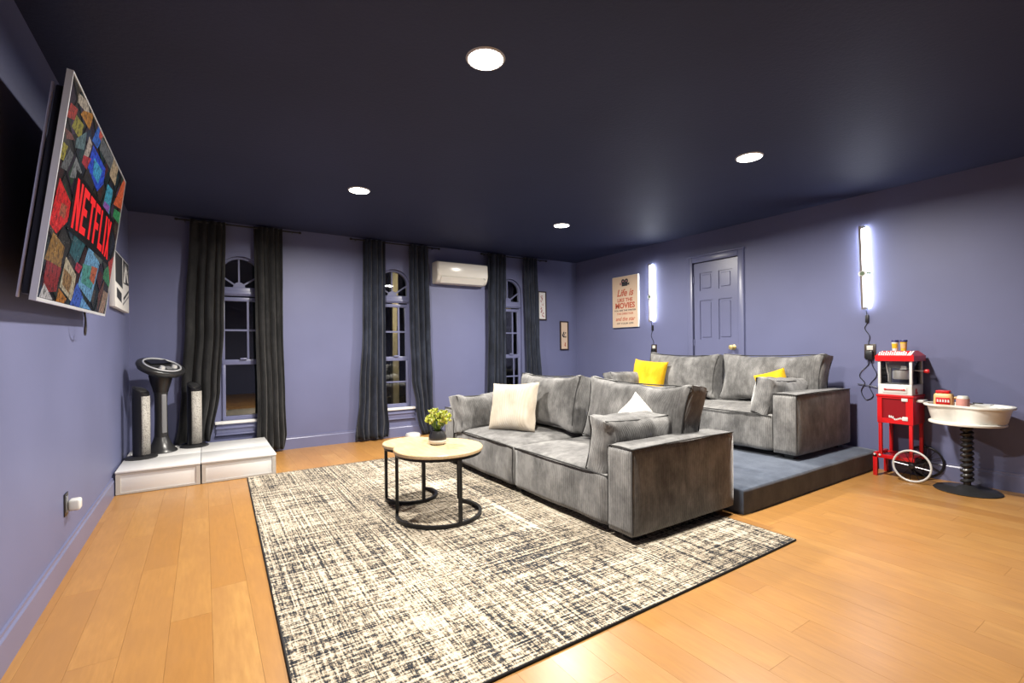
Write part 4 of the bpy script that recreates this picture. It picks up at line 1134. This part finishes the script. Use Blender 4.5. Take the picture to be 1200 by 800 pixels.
tube('kettle_arm', smooth_path([(fx+.07, yl-.04, 1.04), (fx+.07, yl-.045, .98), (fx+.07, yl-.055, .92), (fx+.06, yl-.06, .86)]), .005, M['whitep'], C_)
box('heater_block', (fx+.10, (yl+yr)/2+.02, 1.0), (fx+.15, (yl+yr)/2+.055, 1.05), M['silver'], C_, .003)
box('kettle_tag', (fx+.052, (yl+yr)/2-.07, .975), (fx+.058, (yl+yr)/2-.03, 1.005), M['whitep'], C_)
tube('crank', [(fx+.12, yr+.01, .965), (fx+.12, yr-.05, .962)], .005, M['silver'], C_)
lathe('crank_knob', [(0, -.024), (.015, -.018), (.020, 0), (.015, .018), (0, .022)], M['red'], C_, 20, (fx+.12, yr-.066, .962), Matrix.Rotation(PI/2, 4, 'X'))
# roof
bm = bmesh.new()
def frus(bm, a, b):
    A_ = [bm.verts.new((x, y, a[4])) for x, y in ((a[0], a[1]), (a[2], a[1]), (a[2], a[3]), (a[0], a[3]))]
    B_ = [bm.verts.new((x, y, b[4])) for x, y in ((b[0], b[1]), (b[2], b[1]), (b[2], b[3]), (b[0], b[3]))]
    bm.faces.new(A_); bm.faces.new(B_)
    for i in range(4): bm.faces.new((A_[i], A_[(i+1) % 4], B_[(i+1) % 4], B_[i]))
frus(bm, (fx-.012, yr-.016, bx_+.034, yl+.016, 1.05), (fx-.014, yr-.018, bx_+.036, yl+.018, 1.098)); put('roof_band', done(bm), M['red'], C_)
bm = bmesh.new(); frus(bm, (fx-.010, yr-.014, bx_+.032, yl+.014, 1.098), (fx+.03, yr+.02, bx_-.01, yl-.02, 1.140)); put('roof_top', done(bm), M['red'], C_)
bm = bmesh.new(); R_ = random.Random(9)
for q in range(15):
    u = (q+.5)/15; ya = yl-.004-(yl-yr-.008)*u; wd = .0055
    p = lambda s_, yy: bm.verts.new((fx-.0105+.04*s_-.0010, yy+( -.018*s_ if yy < 1.6 else 0), 1.099+.042*s_+.0012))
    top_ = .95 if q % 2 else .78
    if q > 7: top_ = R_.uniform(.75, .98); wd = .0072
    bm.faces.new([p(.04, ya-wd), p(.04, ya+wd), p(top_, ya+wd*.8), p(top_, ya-wd*.8)])
put('roof_stripes', done(bm), M['whitep'], C_)
# cups on the roof
for (yy, body, lab) in ((1.718, 'whitep', 'white and yellow popcorn seasoning tub with navy lid on the cart'), (1.655, 'yellowcup', 'yellow popcorn seasoning tub with navy lid on the cart')):
    T = thing('seasoning_tub', lab, 'tub', (5.27, yy, 1.1402))
    lathe('tub', [(0, 0), (.020, 0), (.026, .082), (0, .082)], M[body], T, 24)
    lathe('lid', [(.0275, .080), (.0285, .09), (.026, .098), (0, .099)], M['navy'], T, 24)
    bm = bmesh.new(); vs = []
    for q in range(9):
        a = PI+math.radians(-50+100*q/8); vs.append([bm.verts.new(((.0212+.006*s_)*math.cos(a), (.0212+.006*s_)*math.sin(a), .012+.055*s_)) for s_ in (.2, 1)])
    for q in range(8): bm.faces.new((vs[q][0], vs[q+1][0], vs[q+1][1], vs[q][1]))
    put('label_patch', done(bm), M['yellowcup'] if body == 'whitep' else M['orangejug'], T)

# ------------------------------------------------------------------ pedestal table with tub
TB = thing('pedestal_table', 'small round table on a black ribbed pedestal by the wall', 'table', (5.205, 1.225, 0))
lathe('base', [(0, 0), (.205, 0), (.21, .006), (.20, .014), (.07, .024), (.045, .045), (.03, .05), (0, .05)], M['satin'], TB, 56)
lathe('column', [(.024, .045), (.024, .545), (0, .545)], M['satin'], TB, 24)
bm = bmesh.new(); NT_ = 11; hz_ = .045
tube_bm(bm, [(.030*math.cos(2*PI*NT_*q/440), .030*math.sin(2*PI*NT_*q/440), .065+.46*q/440) for q in range(441)], .0145, 8)
put('spiral_rib', done(bm, True), M['satin'], TB)
lathe('table_top', [(0, .545), (.225, .545), (.235, .55), (.235, .562), (.228, .567), (0, .567)], M['basin'], TB, 64)
lathe('under_plate', [(0, .525), (.10, .527), (.20, .544), (0, .544)], M['satin'], TB, 40)
# white tub, two-lobed
def lobes(a, sx, sy):
    r = 1+.10*math.cos(2*a)-.0
    waist = 1-.27*math.exp(-((math.sin(a)-.12)/.30)**2)
    return (sx*waist*math.copysign(abs(math.cos(a))**.8, math.cos(a)), sy*math.copysign(abs(math.sin(a))**.85, math.sin(a)))
tb = thing('plastic_tub', 'white two-lobed plastic tub on the pedestal table', 'tub', (5.205, 1.215, .5672), rz=0)
bm = bmesh.new(); N_ = 72; rings = []
for (sc, z, d) in ((.0, .0, 0), (.80, .0, 0), (.83, .008, 0), (.93, .118, 0), (1.0, .118, 0), (1.015, .126, 0), (1.0, .135, 0), (.92, .135, 0), (.90, .125, 0), (.80, .014, 0), (0, .012, 0)):
    if sc == 0: rings.append([bm.verts.new((0, 0, z))])
    else: rings.append([bm.verts.new((*lobes(2*PI*q/N_, .20*sc, .272*sc), z-.012*math.sin(2*PI*q/N_)*0)) for q in range(N_)])
for a, b in zip(rings, rings[1:]):
    for q in range(N_):
        j = (q+1) % N_
        if len(a) == 1: bm.faces.new((a[0], b[q], b[j]))
        elif len(b) == 1: bm.faces.new((a[q], b[0], a[j]))
        else: bm.faces.new((a[q], a[j], b[j], b[q]))
put('shell', done(bm, True, 50), M['basin'], tb)
# jug and jar in the tub
JG = thing('popcorn_jug', 'butter yellow popcorn jug with red cap in the white tub', 'jug', (5.20, 1.352, .5815), rz=.05)
put('body', done(soft_box_bm((.085, .12, .205), .018, (.004, .004, 0), 0, 8), True, 80), M['orangejug'], JG, (0, .012, .103))
box('cap', (-.036, -.03, .204), (.036, .058, .228), M['red'], JG, .006)
box('red_label', (-.0482, -.035, .115), (-.040, .055, .170), M['red'], JG, .003)
tube('handle', smooth_path([(0, -.045, .165), (0, -.072, .170), (0, -.078, .14), (0, -.076, .09), (0, -.048, .07)]), .011, M['orangejug'], JG, 10)
bm = bmesh.new(); R_ = random.Random(3)
for q in range(5): bm.faces.new([bm.verts.new((-.0486, .042-q*.017+a, .133+b)) for a, b in ((-.006, 0), (.006, 0), (.004, .024), (-.005, .02))])
put('label_marks', done(bm), M['whitep'], JG)
JR = thing('seasoning_jar', 'small pink labelled jar beside the popcorn jug', 'jar', (5.16, 1.235, .5815))
lathe('jar', [(0, 0), (.036, 0), (.040, .006), (.040, .172), (.036, .187), (.030, .194), (0, .196)], M['cream'], JR, 28)
lathe('pink_wrap', [(.0405, .045), (.0412, .05), (.0412, .168), (.0405, .172)], M['pink'], JR, 28)
LD = thing('white_lid', 'flat white lid lying across the tub rim behind the jar', 'lid', (5.245, 1.165, .702))
bm = bmesh.new(); box_bm(bm, (-.05, -.085, 0), (.05, .085, .010), .004); put('plate', done(bm), M['whitep'], LD)
box('grip', (-.012, -.03, .010), (.012, .03, .018), M['satin'], LD, .003)
